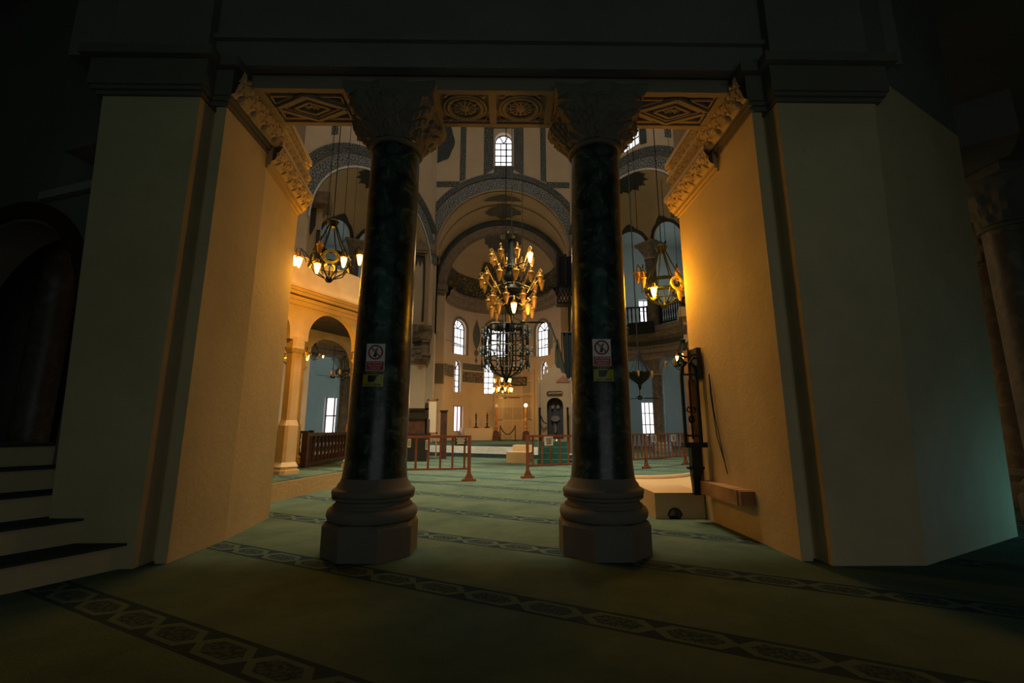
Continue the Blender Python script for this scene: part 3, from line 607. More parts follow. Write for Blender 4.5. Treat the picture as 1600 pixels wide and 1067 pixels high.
# entablature: soffit slab between the piers with carved coffers
en = thing('entablature', 'carved flat stone lintel with coffered underside spanning the columns and piers', 'entablature', (0, 0, 0))
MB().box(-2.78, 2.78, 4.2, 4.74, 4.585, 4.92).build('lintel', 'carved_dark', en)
b = MB()
for x0, x1 in ((-2.78, -2.36), (-1.55, -1.45), (-.62, -.55), (-.02, .06), (.6, .68), (1.48, 1.58), (2.42, 2.78)): b.box(x0, x1, 4.2, 4.74, 4.55, 4.59)
for y0, y1 in ((4.16, 4.22), (4.69, 4.75)): b.box(-2.78, 2.78, y0, y1, 4.548, 4.62)
for y0, y1 in ((4.235, 4.255), (4.655, 4.675)): b.box(-2.36, 2.42, y0, y1, 4.565, 4.6)
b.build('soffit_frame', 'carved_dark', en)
for x0, x1 in ((-2.36, -1.55), (1.58, 2.42)):
    cx, cy, hw, hh = (x0 + x1) / 2, 4.455, (x1 - x0) / 2 - .02, .19; g = MB()
    for k, w, zz in ((1, .035, 4.555), (.8, .02, 4.566), (.5, .025, 4.56)):
        p = [(cx - hw * k, cy), (cx, cy - hh * k), (cx + hw * k, cy), (cx, cy + hh * k)]
        for i in range(4): g.bar((*p[i], zz), (*p[(i + 1) % 4], zz), w, .05)
    for sx in (-1, 1):
        for sy in (-1, 1):
            p = [(cx + sx * hw * .96, cy + sy * hh * .9), (cx + sx * hw * .35, cy + sy * hh * .9), (cx + sx * hw * .96, cy + sy * hh * .3)]
            for i in range(3): g.bar((*p[i], 4.566), (*p[(i + 1) % 3], 4.566), .018, .035)
    for i in range(8): a = pi / 4 * i; g.tube([(cx, cy, 4.57), (cx + .07 * cos(a), cy + .035 * sin(a), 4.562), (cx + .12 * cos(a), cy + .06 * sin(a), 4.575)], [.008, .016, .006], 6)
    g.build('lozenge_coffer', 'carved_dark', en)
for x0, x1 in ((-.55, -.02), (.06, .6)):
    cx, cy = (x0 + x1) / 2, 4.455; g = MB()
    for r, t in ((.2, .014), (.165, .02), (.1, .01)): g.ring((cx, cy, 4.57), r, t, sx=1.15, sy=.98)
    g.lathe([(0, 4.55), (.05, 4.56), (.085, 4.585)], (cx, cy), 24)
    for i in range(12): a = pi / 6 * i; g.tube([(cx + .05 * cos(a), cy + .045 * sin(a), 4.562), (cx + .11 * cos(a), cy + .095 * sin(a), 4.572), (cx + .15 * cos(a), cy + .13 * sin(a), 4.58)], [.008, .018, .006], 6)
    for sx in (-1, 1):
        for sy in (-1, 1): g.tube([(cx + sx * .23, cy + sy * .17, 4.57), (cx + sx * .2, cy + sy * .19, 4.56), (cx + sx * .15, cy + sy * .195, 4.58)], [.01, .022, .006], 6)
    g.build('rosette_coffer', 'carved_dark', en)

# ---- the near piers
def pier(s, x_in, x_bend, x_end, x_out, x_out_top, far, label):
    """s=-1 left, +1 right; all x as absolute distances"""
    p = thing('pier', label, 'pier')
    fr = 3.94
    base = [(x_in, 4.08), (x_bend, 4.88), (x_end, 6.06), (x_end + 1.2, 7.2), (far[0] + .2, far[1] + .9), far, (x_out, fr), (x_in + .17, fr), (x_in + .17, 4.16), (x_in + .1, 4.16), (x_in + .1, 4.08)]
    top = [(x + (x_out_top - x_out if i in (4, 5, 6) else 0), y) for i, (x, y) in enumerate(base)]
    m = lambda pl: [(s * x, y) for x, y in pl]
    MB().prism(m(base), 0, 4.62, m(top)).build('pier_body', 'plaster', p)
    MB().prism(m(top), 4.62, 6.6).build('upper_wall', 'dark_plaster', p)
    b = MB()
    for e, z0, z1 in ((.03, 4.26, 4.3), (.06, 4.3, 4.34), (.08, 4.34, 4.62), (.15, 4.62, 4.72)):
        b.prism(m([(x_in - e, 4.08 - e), (x_in - e + .02, 4.9), (x_in + .3, 4.9), (x_out_top, fr + .5), (x_out_top + e, fr + .4), (x_out_top + e, fr - e), (x_in + .17 - e, fr - e), (x_in + .17 - e, 4.08 - e)]), z0, z1)
    b.build('front_cornice', 'shade_stone', p)
    q = MB(); relief(q, lambda u, v: (s * (x_in - .07 - .08 * v), 4.0 + .88 * u, 4.34 + .28 * v), (-s, 0, 0), 110, 32, scroll(.88, .28, .22, .05)); q.build('carved_frieze', 'carved', p, True)
    # rear half: three oversailing tiers turned towards the nave
    d = Vector((x_end - x_bend, 6.06 - 4.88)).normalized(); nx, ny = -d.y, d.x       # towards the passage
    def rl(e, l0, l1): # strip of plan offset e from the slanted face
        a = (x_bend + d.x * l0 + nx * e, 4.88 + d.y * l0 + ny * e); c = (x_bend + d.x * l1 + nx * e, 4.88 + d.y * l1 + ny * e)
        return [a, c, (c[0] - nx * (e + .25), c[1] - ny * (e + .25)), (a[0] - nx * (e + .25), a[1] - ny * (e + .25))]
    L = 1.2
    for nm, tiers in (('lower_cornice', ((.02, 4.08, 4.12, 0), (.05, 4.12, 4.17, .02), (.06, 4.17, 4.37, .06), (.16, 4.37, 4.43, .1))), ('middle_cornice', ((.04, 4.43, 4.5, .0), (.02, 4.5, 4.68, .05), (.1, 4.68, 4.74, .1))), ('upper_cornice', ((.0, 4.74, 4.78, .15), (-.06, 4.78, 5.0, .22), (.05, 5.0, 5.08, .26)))):
        b = MB()
        for e, z0, z1, x in tiers: b.prism(m(rl(e, -.02, L + x)), z0, z1)
        b.build(nm, 'carved', p)
    for (e, z0, z1, x), per in (((.05, 4.17, 4.37, .06), .2), ((.01, 4.5, 4.68, .05), .15), ((-.07, 4.78, 5.0, .22), .14)):
        q = MB(); LL = L + x
        relief(q, lambda u, v: (s * (x_bend + d.x * LL * u + nx * (e + .09 * v)), 4.86 + d.y * LL * u + ny * (e + .09 * v), z0 + (z1 - z0) * v), (s * nx, ny, 0), 130, 26, scroll(LL, z1 - z0, per, .045)); q.build('carved_frieze', 'carved', p, True)
    return p
pier(-1, 2.63, 2.63, 2.79, 3.5, 3.76, (3.9, 5.2), 'massive plaster pier left of the columns, beside the dark stairs')
pier(1, 2.67, 2.68, 2.66, 3.61, 3.84, (5.49, 4.94), 'massive plaster pier right of the columns, with a timber block on its side')

# ---- dark stair and arched doorway left of the left pier
st = thing('staircase', 'low plaster stairs with dark carpeted treads climbing left of the left pier', 'stairs')
A = Vector((-2.88, 3.98)); dn = Vector((-.876, .48)); dl = Vector((-.48, -.876))
for k in range(5):
    a0 = A + dn * .33 * k; e = a0 + dl * 2.6; f0 = A + dn * 3.0; g0 = f0 + dl * 2.6
    if k == 0: pass
    pl = [tuple(a0 - dl * .0), tuple(f0), tuple(g0), tuple(e)]
    sp = MB().prism(pl, .19 * k, .19 * (k + 1) - .015).build('step', 'plaster', st)
    b = MB(); t0 = a0 - dn * .03; t1 = a0 + dn * (.36 if k < 4 else 2.5)
    b.prism([tuple(t0), tuple(t1), tuple(t1 + dl * 2.6), tuple(t0 + dl * 2.6)], .19 * (k + 1) - .015, .19 * (k + 1) + .004); b.build('tread_carpet', 'dark_tread', sp)
# wall with arched opening behind the stair
O2 = Vector((-3.6, 4.3)); w2 = Vector((-.95, .31))
def fS(u, v, d): q = O2 + w2 * u + Vector((-.31, -.95)) * -d * 1.0; return (q.x, q.y, v)
ws = struct(holed(MB(), fS, -.1, 6, 0, 6.6, [arch_hole(1.85, 1.36, 0, 2.05, 1.33), rect_hole(.4, 1.25, 3.64, 4.15)], .45, 24).build('wall_stair', 'dark_plaster'))
annulus('arch_edge_moulding', fS, 1.85, 2.05, 1.37, 1.55, 'dark_wood', ws, -.04)
MBx = MB(); MBx.bar(fS(.0, 3.6, -.04), fS(1.4, 3.6, -.04), .06, .09); struct(MBx.build('stair_ledge', 'stone', ws))
struct(MB().box(-12.9, -4.6, 6.9, 7.1, 0, 6.6).build('wall_stair_back', 'dark_plaster'))
cs = thing('column', 'dim carved capital and column glimpsed through the small opening above the stairs', 'column', (-6.1, 6.2, 0))
MB().lathe([(.2, 0), (.2, 4.2), (.23, 4.22)], seg=24).build('shaft', 'colstone', cs, True); MB().lathe([(.22, 4.22), (.3, 4.4), (.42, 4.65), (.45, 4.85)], seg=32).build('capital', 'carved', cs, True)

# ---- right edge: two dim aisle columns
def aisle_column(x, y, h, r, label):
    c = thing('column', label, 'column', (x, y, 0))
    MB().lathe([(r * 1.5, 0), (r * 1.5, .25), (r * 1.35, .3), (r * 1.4, .4), (r * 1.1, .5)], seg=32).build('base', 'base_stone', c, True)
    MB().lathe([(r * 1.05, .5), (r, .7), (r * .95, h)], seg=40).build('shaft', 'colstone', c, True)
    MB().lathe([(r * .9, h - .02), (r * 1.1, h), (r * 1.12, h + .04), (r * .95, h + .06)], seg=40).build('necking', 'shade_stone', c, True)
    def cap(th, t): rr = r * (1 + .9 * t * t) * (1 + .06 * cos(8 * th) * sin(pi * t)) + .02 * sst(sin(12 * th) * sin(14 * t), 0, .4); return (rr * cos(th), rr * sin(th), h + .06 + .6 * t)
    MB().grid(cap, [2*pi*i/72 for i in range(72)], frange(0, 1, 20), closed=True).build('capital', 'shade_stone', c, True)
    b = MB(); k = r * 1.75; b.box(-k, k, -k, k, h + .64, h + .76); b.build('abacus', 'shade_stone', c); return c
aisle_column(7.0, 5.72, 3.75, .26, 'dim mottled column at the right edge of the picture, nearer of the two')
aisle_column(8.25, 7.2, 3.75, .27, 'dim mottled column just behind the nearer one at the right edge')
struct(MB().prism([(5.6, 5.2), (9.4, 9.4), (9.9, 9.0), (6.2, 4.7)], 4.52, 5.1).build('trim_south_aisle', 'shade_stone'))

# ------------------------------------------------------------------ left: raised platform and wooden gallery (loge) on posts
struct(MB().prism([(-2.95, 6.25), (-3.37, 7.26), (-2.95, 9.3), (-2.7, 11), (-4.5, 16.5), (-9, 17), (-8, 6.4), (-3.6, 6.3)], 0, .275).build('floor_platform_north', 'orange_render'))
struct(MB().prism([(-2.97, 6.25), (-3.39, 7.26), (-2.97, 9.3), (-2.72, 11), (-4.5, 16.5), (-9, 17), (-8, 6.4), (-3.6, 6.3)], .275, .29).build('floor_platform_carpet', 'carpet'))
LA = Vector((-3.96, 8.22)); LD = Vector((.473, .882)); LN = Vector((.882, -.473))        # along, outward
def lp(u, v, d=0, row=0): q = LA + LD * u - LN * (d + row); return (q.x, q.y, v)
lg = thing('wooden_gallery', 'raised cream wooden gallery on arches and square posts, glowing orange beside the left pier', 'gallery')
for row, u_a, u_b, cents, posts in ((0, -1.1, 2.45, (-.42, 1.22), (.4, 2.04)), (2.1, .4, 4.7, (1.22, 3.02), (2.1, 3.94))):
    hs = [arch_hole(c_, .62 if row == 0 else .74, .29, 2.85, .56) for c_ in cents]
    f = lambda u, v, d: lp(u, v, d, row); hz = [dict(h, lo=lambda u: 2.75) for h in hs]
    m = holed(MB(), f, u_a, u_b, 2.75, 3.6, hz, .16, 20); holed(m, lambda u, v, d: lp(u, v, .16 + d, row), u_a, u_b, 2.75, 3.6, hz, 0, 20)
    m.build('arcade', 'loge', lg)
    for u in posts:
        b = MB()
        def sq(hw, z0, z1, hw2=None):
            hw2 = hw2 or hw; c = LA + LD * u - LN * (.08 + row)
            P = lambda h: [tuple(c + LD * (a * h) + LN * (b_ * h)) for a, b_ in ((-1, -.7), (-.7, -1), (.7, -1), (1, -.7), (1, .7), (.7, 1), (-.7, 1), (-1, .7))]
            b.prism(P(hw), z0, z1, P(hw2))
        sq(.2, .285, .36); sq(.17, .36, .42); sq(.18, .42, .5, .14); sq(.14, .5, 1.15); sq(.14, 1.15, 1.25, .11); sq(.11, 1.25, 2.5); sq(.12, 2.5, 2.58, .16); sq(.13, 2.58, 2.8)
        b.build('post', 'loge', lg)
b = MB()
for d, z0, z1 in ((-.03, 3.42, 3.45), (-.03, 3.52, 3.55), (-.06, 3.62, 3.68), (-.1, 3.68, 3.73), (-.14, 3.73, 3.78)):
    a, c = lp(-1.1, 0, d), lp(2.45, 0, d); e, g = lp(2.45, 0, .1), lp(-1.1, 0, .1); b.prism([a[:2], c[:2], e[:2], g[:2]], z0, z1)
b.build('cornice', 'loge', lg)
b = MB(); a, c, e, g = lp(-1.1, 0, .0), lp(2.45, 0, 0), lp(2.45, 0, .12), lp(-1.1, 0, .12); b.prism([a[:2], c[:2], e[:2], g[:2]], 3.72, 4.42); b.build('parapet', 'loge', lg)
b = MB(); b.prism([lp(*q_)[:2] for q_ in ((-1.1, 0, .12), (2.45, 0, .12), (4.6, 0, 1.9), (4.6, 0, 3.4), (-1.1, 0, 3.4))], 3.55, 3.7); b.build('gallery_floor', 'ceil_dark', lg)
def balustrade(label, p0, p1, z0, z1, n, mat='dark_wood', w=.05, group=None):
    r = thing('balustrade', label, 'railing', (p0[0], p0[1], 0), 0, 1, group); D = Vector((p1[0] - p0[0], p1[1] - p0[1], 0))
    b = MB(); b.bar((0, 0, z1 - .03), tuple(D + Vector((0, 0, z1 - .03))), .09, .07); b.build('top_rail', mat, r)
    b = MB(); b.bar((0, 0, z0 + .06), tuple(D + Vector((0, 0, z0 + .06))), .07, .08); b.build('bottom_rail', mat, r)
    for k in (0, 1): q = D * k; MB().box(q.x - .06, q.x + .06, q.y - .06, q.y + .06, z0, z1 + .02).build('end_post', mat, r)
    L = D.length; bm_ = MB().lathe([(w * .45, z0 + .08), (w * .5, z0 + .2), (w * .32, z0 + .25), (w * .5, z0 + (z1 - z0) * .5), (w * .32, z1 - .25), (w * .5, z1 - .2), (w * .45, z1 - .05)], seg=8).mesh('baluster', M[mat], True)
    for i in range(n): inst(bm_, r, 'baluster', tuple(D * ((i + 1) / (n + 1))))
    return r
q0, q1 = lp(.75, 0, .55), lp(2.2, 0, .35)
balustrade('red brown wooden balustrade between the gallery posts on the left platform', (-4.05, 9.9), (-4.05, 13.2), .29, 1.0, 14, 'dark_wood', .09)
balustrade('dark balustrade far left behind the gallery post', (-7.3, 14.4), (-5.6, 13.9), .29, 1.02, 12, 'black_wood', .09)

# ------------------------------------------------------------------ right: low ochre masonry, timber and tall iron stand
lm = thing('masonry_bench', 'low ochre plastered bench with a curved rim against the right pier', 'bench')
MB().prism([(2.02, 6.75), (2.75, 6.75), (4.2, 8.6), (3.9, 9.4), (2.35, 8.55)], 0, .22).build('bench_body', 'orange_render', lm)
MB().tube([(2.4 + 1.5 * t + .0, 8.4 - .9 * sin(pi * t) * .35 + .75 * t, .235) for t in frange(0, 1, 20)], .045, 8).build('curved_rim', 'orange_render', lm)
MB().lathe([(0, .23), (.28, .25), (.36, .2), (.36, .0)], (3.35, 8.0), 24).build('rounded_end', 'orange_render', lm, True)
MB().box(2.12, 2.5, 6.75, 6.95, 0, .27).build('small_step', 'orange_render', lm)
bx = thing('step_block', 'low plastered step block with a round arched hole on the floor at the right pier', 'step block')
fB = flatY(5.9); m = holed(MB(), fB, 2.03, 2.65, 0, .31, [arch_hole(2.27, .075, 0, .04, .08)], .2, 10); m.quad((2.03, 5.9, .31), (2.65, 5.9, .31), (2.65, 6.7, .31), (2.03, 6.7, .31)); m.quad((2.03, 6.7, 0), (2.65, 6.7, 0), (2.65, 6.7, .31), (2.03, 6.7, .31)); m.quad((2.65, 5.9, 0), (2.65, 6.7, 0), (2.65, 6.7, .31), (2.65, 5.9, .31))
m.quad((2.03, 5.9, 0), (2.03, 6.7, 0), (2.03, 6.7, .31), (2.03, 5.9, .31)); m.quad((2.15, 6.1, 0), (2.4, 6.1, 0), (2.4, 6.1, .2), (2.15, 6.1, .2)); m.build('block', 'orange_render', bx)
MB().tube([(2.27 + .08 * cos(a), 5.893, .04 + .085 * sin(a)) for a in frange(-.1, pi + .1, 14)], .011, 6).build('hole_rim', 'black_wood', bx)
o = MB().box(2.565, 2.655, 5.9, 6.03, .31, 2.12).build('timber_plank', 'plank'); tag(o, 'tall bare timber plank standing on the step block against the right pier', 'plank')
tb = thing('timber_block', 'short thick timber block fixed to the side of the right pier near the floor', 'timber', (2.66, 4.8, .31))
b = MB(); b.prism([(-.14, .0), (.03, -.02), (.03, 1.0), (-.14, .9)], .02, .17); b.build('beam', 'plank', tb); MB().box(-.13, .02, -.06, .015, .03, .165).build('end_cap', 'wood', tb)
ci = thing('iron_stand', 'tall black openwork iron stand leaning before the timber plank at the right pier', 'stand', (2.49, 5.72, .31))
for sx in (-.09, .1): MB().tube([(sx, 0, .62), (sx, 0, 1.45), (sx * .8, 0, 1.56), (sx * .2, 0, 1.62)], .023, 8).build('side_rail', 'iron', ci)
b = MB(); b.tube([(0, 0, .66), (0, 0, 1.36)], .012, 6); b.ring((0, 0, .9), .028, .013, ax=('x', 'z'), sy=1.5); b.ring((-.02, 0, 1.02), .03, .007, ax=('x', 'z')); b.ring((.03, 0, 1.02), .03, .007, ax=('x', 'z'))
b.lathe([(0, 1.33), (.008, 1.36), (0, 1.42)], seg=8); b.tube([(-.06, 0, 1.0), (-.03, 0, 1.06), (0, 0, 1.0), (.03, 0, 1.06), (.06, 0, 1.0)], .007, 6); b.build('scrolled_rod', 'iron', ci, True)
for z in (.7, 1.46): MB().bar((-.1, 0, z), (.11, 0, z), .022).build('crossbar', 'iron', ci)
for sx in (-1, 1): b = MB(); b.tube([(sx * .1, 0, 1.56), (sx * .13, 0, 1.62), (sx * .09, 0, 1.68), (sx * .04, 0, 1.62), (sx * .07, 0, 1.55)], .012, 6); b.build('crest_scroll', 'iron', ci, True)
b = MB(); b.tube([(-.12, 0, 1.74), (-.03, 0, 1.68), (.1, 0, 1.72)], .014, 6); b.build('crest_scroll', 'iron', ci, True)
b = MB(); b.prism([(-.13, -.06), (.15, -.06), (.15, .06), (-.13, .06)], .56, .62); b.prism([(-.05, -.05), (.07, -.05), (.07, .05), (-.05, .05)], .25, .56); b.box(-.09, .1, -.04, .04, .3, .33); b.prism([(-.04, -.03), (.04, -.03), (.04, .03), (-.04, .03)], 0, .25, [(-.05, -.045), (.06, -.045), (.06, .045), (-.05, .045)]); b.build('foot', 'iron', ci)
MB().box(.1, .16, -.05, .17, 1.4, 1.8).build('bracket', 'black_wood', ci)
cb = MB(); cb.tube([(2.655, 5.5, 1.75), (2.63, 5.45, 1.5), (2.645, 5.4, 1.0), (2.64, 5.25, .72), (2.645, 5.22, .6)], .006, 6); cb.tube([(2.655, 5.5, 1.75), (2.64, 5.42, 1.3), (2.645, 5.3, .85), (2.64, 5.25, .74)], .005, 6)
tag(cb.build('electric_cable', 'black_wood'), 'thin dark cable hanging down the side of the right pier', 'cable')

# ------------------------------------------------------------------ wooden crowd barriers across the nave
def barrier(label, p0, p1, z0, z1, feet, n):
    r = thing('crowd_barrier', label, 'barrier', (p0[0], p0[1], 0), 0, 1, 'wooden barriers across the nave'); D = Vector((p1[0] - p0[0], p1[1] - p0[1], 0)); U = D.normalized(); N = Vector((-U.y, U.x, 0))
    MB().bar((0, 0, z1 - .025), tuple(D + Vector((0, 0, z1 - .025))), .05, .05).build('top_rail', 'barrier', r)
    MB().bar((0, 0, z0 + .02), tuple(D + Vector((0, 0, z0 + .02))), .045, .04).build('bottom_rail', 'barrier', r)
    for i in range(n): q = D * ((i + .6) / n); MB().bar(tuple(q + Vector((0, 0, z0))), tuple(q + Vector((0, 0, z1 - .02))), .042, .03).build('bar', 'barrier', r)
    for t in feet:
        q = D * t; b = MB(); b.bar(tuple(q), tuple(q + Vector((0, 0, z1))), .07, .06)
        b.build('post', 'barrier', r)
        b = MB(); b.slab([tuple(q + U * .12 - N * .025), tuple(q - U * .12 - N * .025), tuple(q - U * .04 - N * .025 + Vector((0, 0, .17))), tuple(q + U * .04 - N * .025 + Vector((0, 0, .17)))], tuple(N), .05)
        b.bar(tuple(q - U * .15 + Vector((0, 0, .025))), tuple(q + U * .15 + Vector((0, 0, .025))), .1, .05); b.build('foot', 'barrier', r)
    return r
barrier('reddish wooden barrier left of the open aisle, at the left dark column', (-2.1, 9.75), (-.6, 10.0), .24, .95, (0, 1), 6)
barrier('reddish wooden barrier right of the open aisle, before the pulpit steps', (.67, 10.6), (2.6, 11.4), .25, .95, (0, 1), 9)
barrier('reddish wooden barrier seen between the right column and the right pier', (3.1, 12.2), (6.3, 14.85), .25, .96, (.31, .82), 21)
def notice(p, w, h, label, mat='paper', rz=0):
    t = thing('paper_notice', label, 'notice', p, rz); MB().box(-w/2, w/2, -.005, 0, -h, 0).build('sheet', mat, t)
    b = MB()
    for k, (a, c) in enumerate(((.12, .8), (.28, .6), (.42, .7), (.58, .5), (.72, .62))): b.box(-w * c / 2, w * c / 2, -.008, -.005, -h * (a + .08), -h * a)
    b.build('print', 'ink' if mat == 'paper' else 'sign_white', t); return t
notice((-.78, 9.92, .925), .26, .19, 'dark green notice card on the top rail of the barrier left of the aisle', 'flag', .16)
notice((-1.83, 9.72, .88), .07, .17, 'narrow pale slip of paper at the left end of the left barrier', 'paper', .16)
notice((-1.48, 9.8, .86), .05, .2, 'narrow folded paper slip hanging on a bar of the left barrier', 'paper', .16)
notice((1.17, 10.755, .91), .22, .2, 'white paper notice on the barrier before the pulpit steps', 'paper', .39)
for px_, lab in ((.125, 'white paper notice nearest the dark column on the far right barrier'), (.41, 'white paper notice just right of the post on the far right barrier'), (.66, 'white paper notice nearest the right pier on the far right barrier')):
    notice((3.1 + 3.2 * px_, 12.2 + 2.65 * px_ - .06, .915), .24, .2, lab, 'paper', .69)

# ------------------------------------------------------------------ apse platform and furniture
pfl = [(-4.6, 20.2), (.2, 17.6), (1.0, 17.2), (4.2, 17.0), (3.9, 23.2), (3.9, 24.6), (3.2, 25.4), (3.1, 26.4), (1.8, 28.0), (0, 28.5), (-1.8, 28.0), (-3.1, 26.4), (-3.2, 25.4), (-3.9, 24.6), (-3.9, 22.6), (-4.6, 22.6)]
pl0 = struct(MB().prism(pfl, 0, .14).build('floor_apse_lower_step', 'dark_tread')); struct(MB().prism([(x * .99, y + .05) for x, y in pfl], .14, .4).build('floor_apse_platform', 'marble_white')); struct(MB().prism([(x * .985, y + .3) for x, y in pfl], .4, .42).build('floor_apse_carpet', 'green_cloth'))
struct(MB().prism([(-2.2, 26.7), (-.55, 26.9), (-.55, 28.6), (-2.6, 27.6)], .4, 1.12).build('trim_1', 'cream'))
def uvslab(name, pts, nrm, t, mat, parent): o = MB().slab(pts, nrm, t).build(name, mat, parent); return o
mh = thing('marble_revetment', 'veined marble slabs facing the curved apse wall, lit orange by lamps', 'wall panel')
b = MB(); b.grid(lambda u, v: fA(u, v, -.05), frange(-.55, 2.1, 12), [.42, 4.6]); b.grid(lambda k, v: fA((-.55, 2.1)[0 if k < 2 else 1], v, (-.05, 0, 0, -.05)[k]), [0, 1], [.42, 4.6]); b.build('slabs', 'revet', mh)
for u in (-.5, 2.02): MB().grid(lambda k, v: fA(u + (-.07, -.07, .07, .07)[k], v, (0, -.1, -.1, 0)[k]), [0, 1, 2, 3], [.42, 4.65]).build('border_pilaster', 'cream', mh)
MB().grid(lambda u, k: fA(u, (2.98, 2.98, 3.06, 3.06)[k], (0, -.08, -.08, 0)[k]), frange(-.55, 2.1, 10), [0, 1, 2, 3]).build('string_course', 'carved', mh)
ip = thing('inscription_panel', 'dark framed inscription with gold lettering above the marble slabs of the apse', 'sign')
MB().grid(lambda u, v: fA(u, v, -.1), frange(.3, 1.55, 8), [3.72, 4.2]).build('board', 'script_small', ip)
b = MB()
for v in (3.72, 4.2): b.tube([fA(u, v, -.11) for u in frange(.3, 1.55, 8)], .03, 6)
for u in (.3, 1.55): b.bar(fA(u, 3.7, -.11), fA(u, 4.22, -.11), .05)
b.build('frame', 'black_wood', ip)
def candle_stand(x, y, lit, label):
    r = thing('candle_stand', label, 'candle stand', (x, y, .42))
    MB().prism([(-.22, -.22), (.22, -.22), (.22, .22), (-.22, .22)], 0, .5, [(-.17, -.17), (.17, -.17), (.17, .17), (-.17, .17)]).build('base_block', 'dark_wood', r)
    MB().lathe([(.07, .5), (.11, .56), (.06, .62), (.09, .75), (.05, .8), (.08, 1.0), (.085, 1.2), (.05, 1.25), (.075, 1.35), (.07, 1.8)], seg=16).build('turned_shaft', 'wood', r, True)
    MB().lathe([(.05, 1.8), (.09, 1.81), (.09, 1.84), (.03, 1.86)], seg=16).build('drip_pan', 'brass', r, True)
    g = MB().lathe([(.0, 1.86), (.07, 1.88), (.09, 1.95), (.06, 2.02), (0, 2.04)], seg=16).build('globe', 'globe' if lit else 'marble_white', r, True)
    MB().tube([(.06, 0, 1.15), (.2, 0, 1.15), (.3, 0, 1.12), (.36, 0, 1.18)], .02, 6).build('side_arm', 'black_wood', r); return r
candle_stand(-.36, 26.4, False, 'tall wooden candle stand left of the marble slabs, lamp unlit')
candle_stand(1.3, 25.6, True, 'tall wooden candle stand with glowing globe right of the marble slabs')
lamp('candle_light', (1.3, 25.3, 2.55), 20, (1, .5, .13), .06)
for x, lab in ((-1.55, 'thin dark candlestick on the apse ledge, left of the two'), (-.9, 'thin dark candlestick on the apse ledge, right of the two')):
    r = thing('candlestick', lab, 'candlestick', (x, 27.05, 1.12)); MB().lathe([(.17, 0), (.14, .05), (.05, .09), (.04, .14)], seg=16).build('foot', 'black_wood', r, True)
    MB().lathe([(.035, .14), (.06, .25), (.03, .3), (.04, .5), (.05, .6), (.03, .66)], seg=12).build('stem', 'black_wood', r, True); MB().lathe([(.03, .66), (.09, .7), (.05, .73), (.035, .74), (.03, .84), (0, .9)], seg=12).build('candle_cup', 'black_wood', r, True)
rb = thing('rope_barrier', 'green rope swagged between thin posts before the marble slabs', 'rope barrier')
for x in (-.12, .72): MB().lathe([(.12, .42), (.12, .44), (.022, .46), (.022, 1.22), (.04, 1.25), (0, 1.28)], (x, 25.9), 10).build('post', 'iron', rb, True)
MB().tube([(-.12 + .84 * t, 25.9, 1.2 - 1.7 * t * (1 - t)) for t in frange(0, 1, 14)], .03, 8).build('rope', 'flag', rb)

# preacher's chair, framed board
ks = thing('preaching_chair', 'black wooden preaching chair with dark panels before the left apse pier', 'pulpit chair', (-2.9, 16.2, 0))
b = MB(); b.box(-.5, .38, -.35, .45, 0, .85); b.box(-.52, .4, -.37, .47, .85, .92); b.build('base', 'black_wood', ks)
b = MB(); b.box(-.46, .36, -.3, -.26, .92, 1.42); b.box(-.46, -.42, -.3, .4, .92, 1.42); b.box(.32, .36, -.3, .4, .92, 1.42); b.build('panelled_body', 'dark_wood', ks)
b = MB(); b.box(-.5, .4, -.34, -.24, 1.42, 1.5); b.box(-.5, .4, -.32, -.28, 1.5, 1.72); b.box(-.52, .42, -.36, -.24, 1.72, 1.78); b.box(.3, .42, -.36, -.24, 1.42, 1.95); b.lathe([(.06, 1.95), (.03, 2.0), (0, 2.08)], (.36, -.3), 10); b.build('back_rail', 'black_wood', ks)
fr = thing('framed_board', 'upright white board in an orange wooden frame behind the preaching chair', 'frame', (-2.5, 16.9, .0))
b = MB(); b.box(-.19, .19, -.02, .02, 2.1, 2.16); b.box(-.19, .19, -.02, .02, .9, .96); b.box(-.19, -.14, -.02, .02, .0, 2.16); b.box(.14, .19, -.02, .02, 0, 2.16); b.build('frame', 'wood', fr); MB().box(-.14, .14, -.005, .01, .96, 2.1).build('board', 'cream', fr)
sc_ = thing('dark_screen', 'narrow dark wooden screen beside the framed board at the left apse pier', 'screen', (-2.12, 17.2, 0)); MB().box(-.12, .12, -.03, .03, 0, 1.7).build('panel', 'dark_wood', sc_); MB().box(-.15, .15, -.05, .05, 1.7, 1.76).build('top_rail', 'black_wood', sc_)

# ------------------------------------------------------------------ minbar (stepped pulpit)
mb = thing('pulpit', 'marble stepped pulpit with crested portal and dark curtain right of the apse', 'pulpit', (1.82, 15.3, 0), -.16)
hole = arch_hole(0, .27, .75, 1.85, .26)
b = holed(MB(), lambda u, v, d: (u, d, v), -.58, .58, .3, 2.55, [hole], .18, 12); b.build('portal', 'pulpit', mb)
b = MB()
for sx in (-1, 1): b.box(*sorted((sx * .58, sx * .5)), -.06, .2, .3, 2.6); b.lathe([(.02, 2.6), (.05, 2.63), (.03, 2.68), (.045, 2.72), (0, 2.8)], (sx * .54, .05), 10)
b.build('corner_shafts', 'pulpit', mb)
cr = [(-.58, 2.55), (.58, 2.55), (.56, 2.75), (.42, 2.72), (.38, 2.9), (.24, 2.95), (.2, 3.08), (.08, 3.12), (0, 3.3), (-.08, 3.12), (-.2, 3.08), (-.24, 2.95), (-.38, 2.9), (-.42, 2.72), (-.56, 2.75)]
MB().slab([(x, 0, z) for x, z in cr], (0, 1, 0), .16).build('crest', 'pulpit', mb)
MB().slab([(x * .4 + .3, -.012, 2.62 + (z - 2.55) * .35) for x, z in cr], (0, 1, 0), .012).build('painted_crest_motif', 'flag_red', mb)
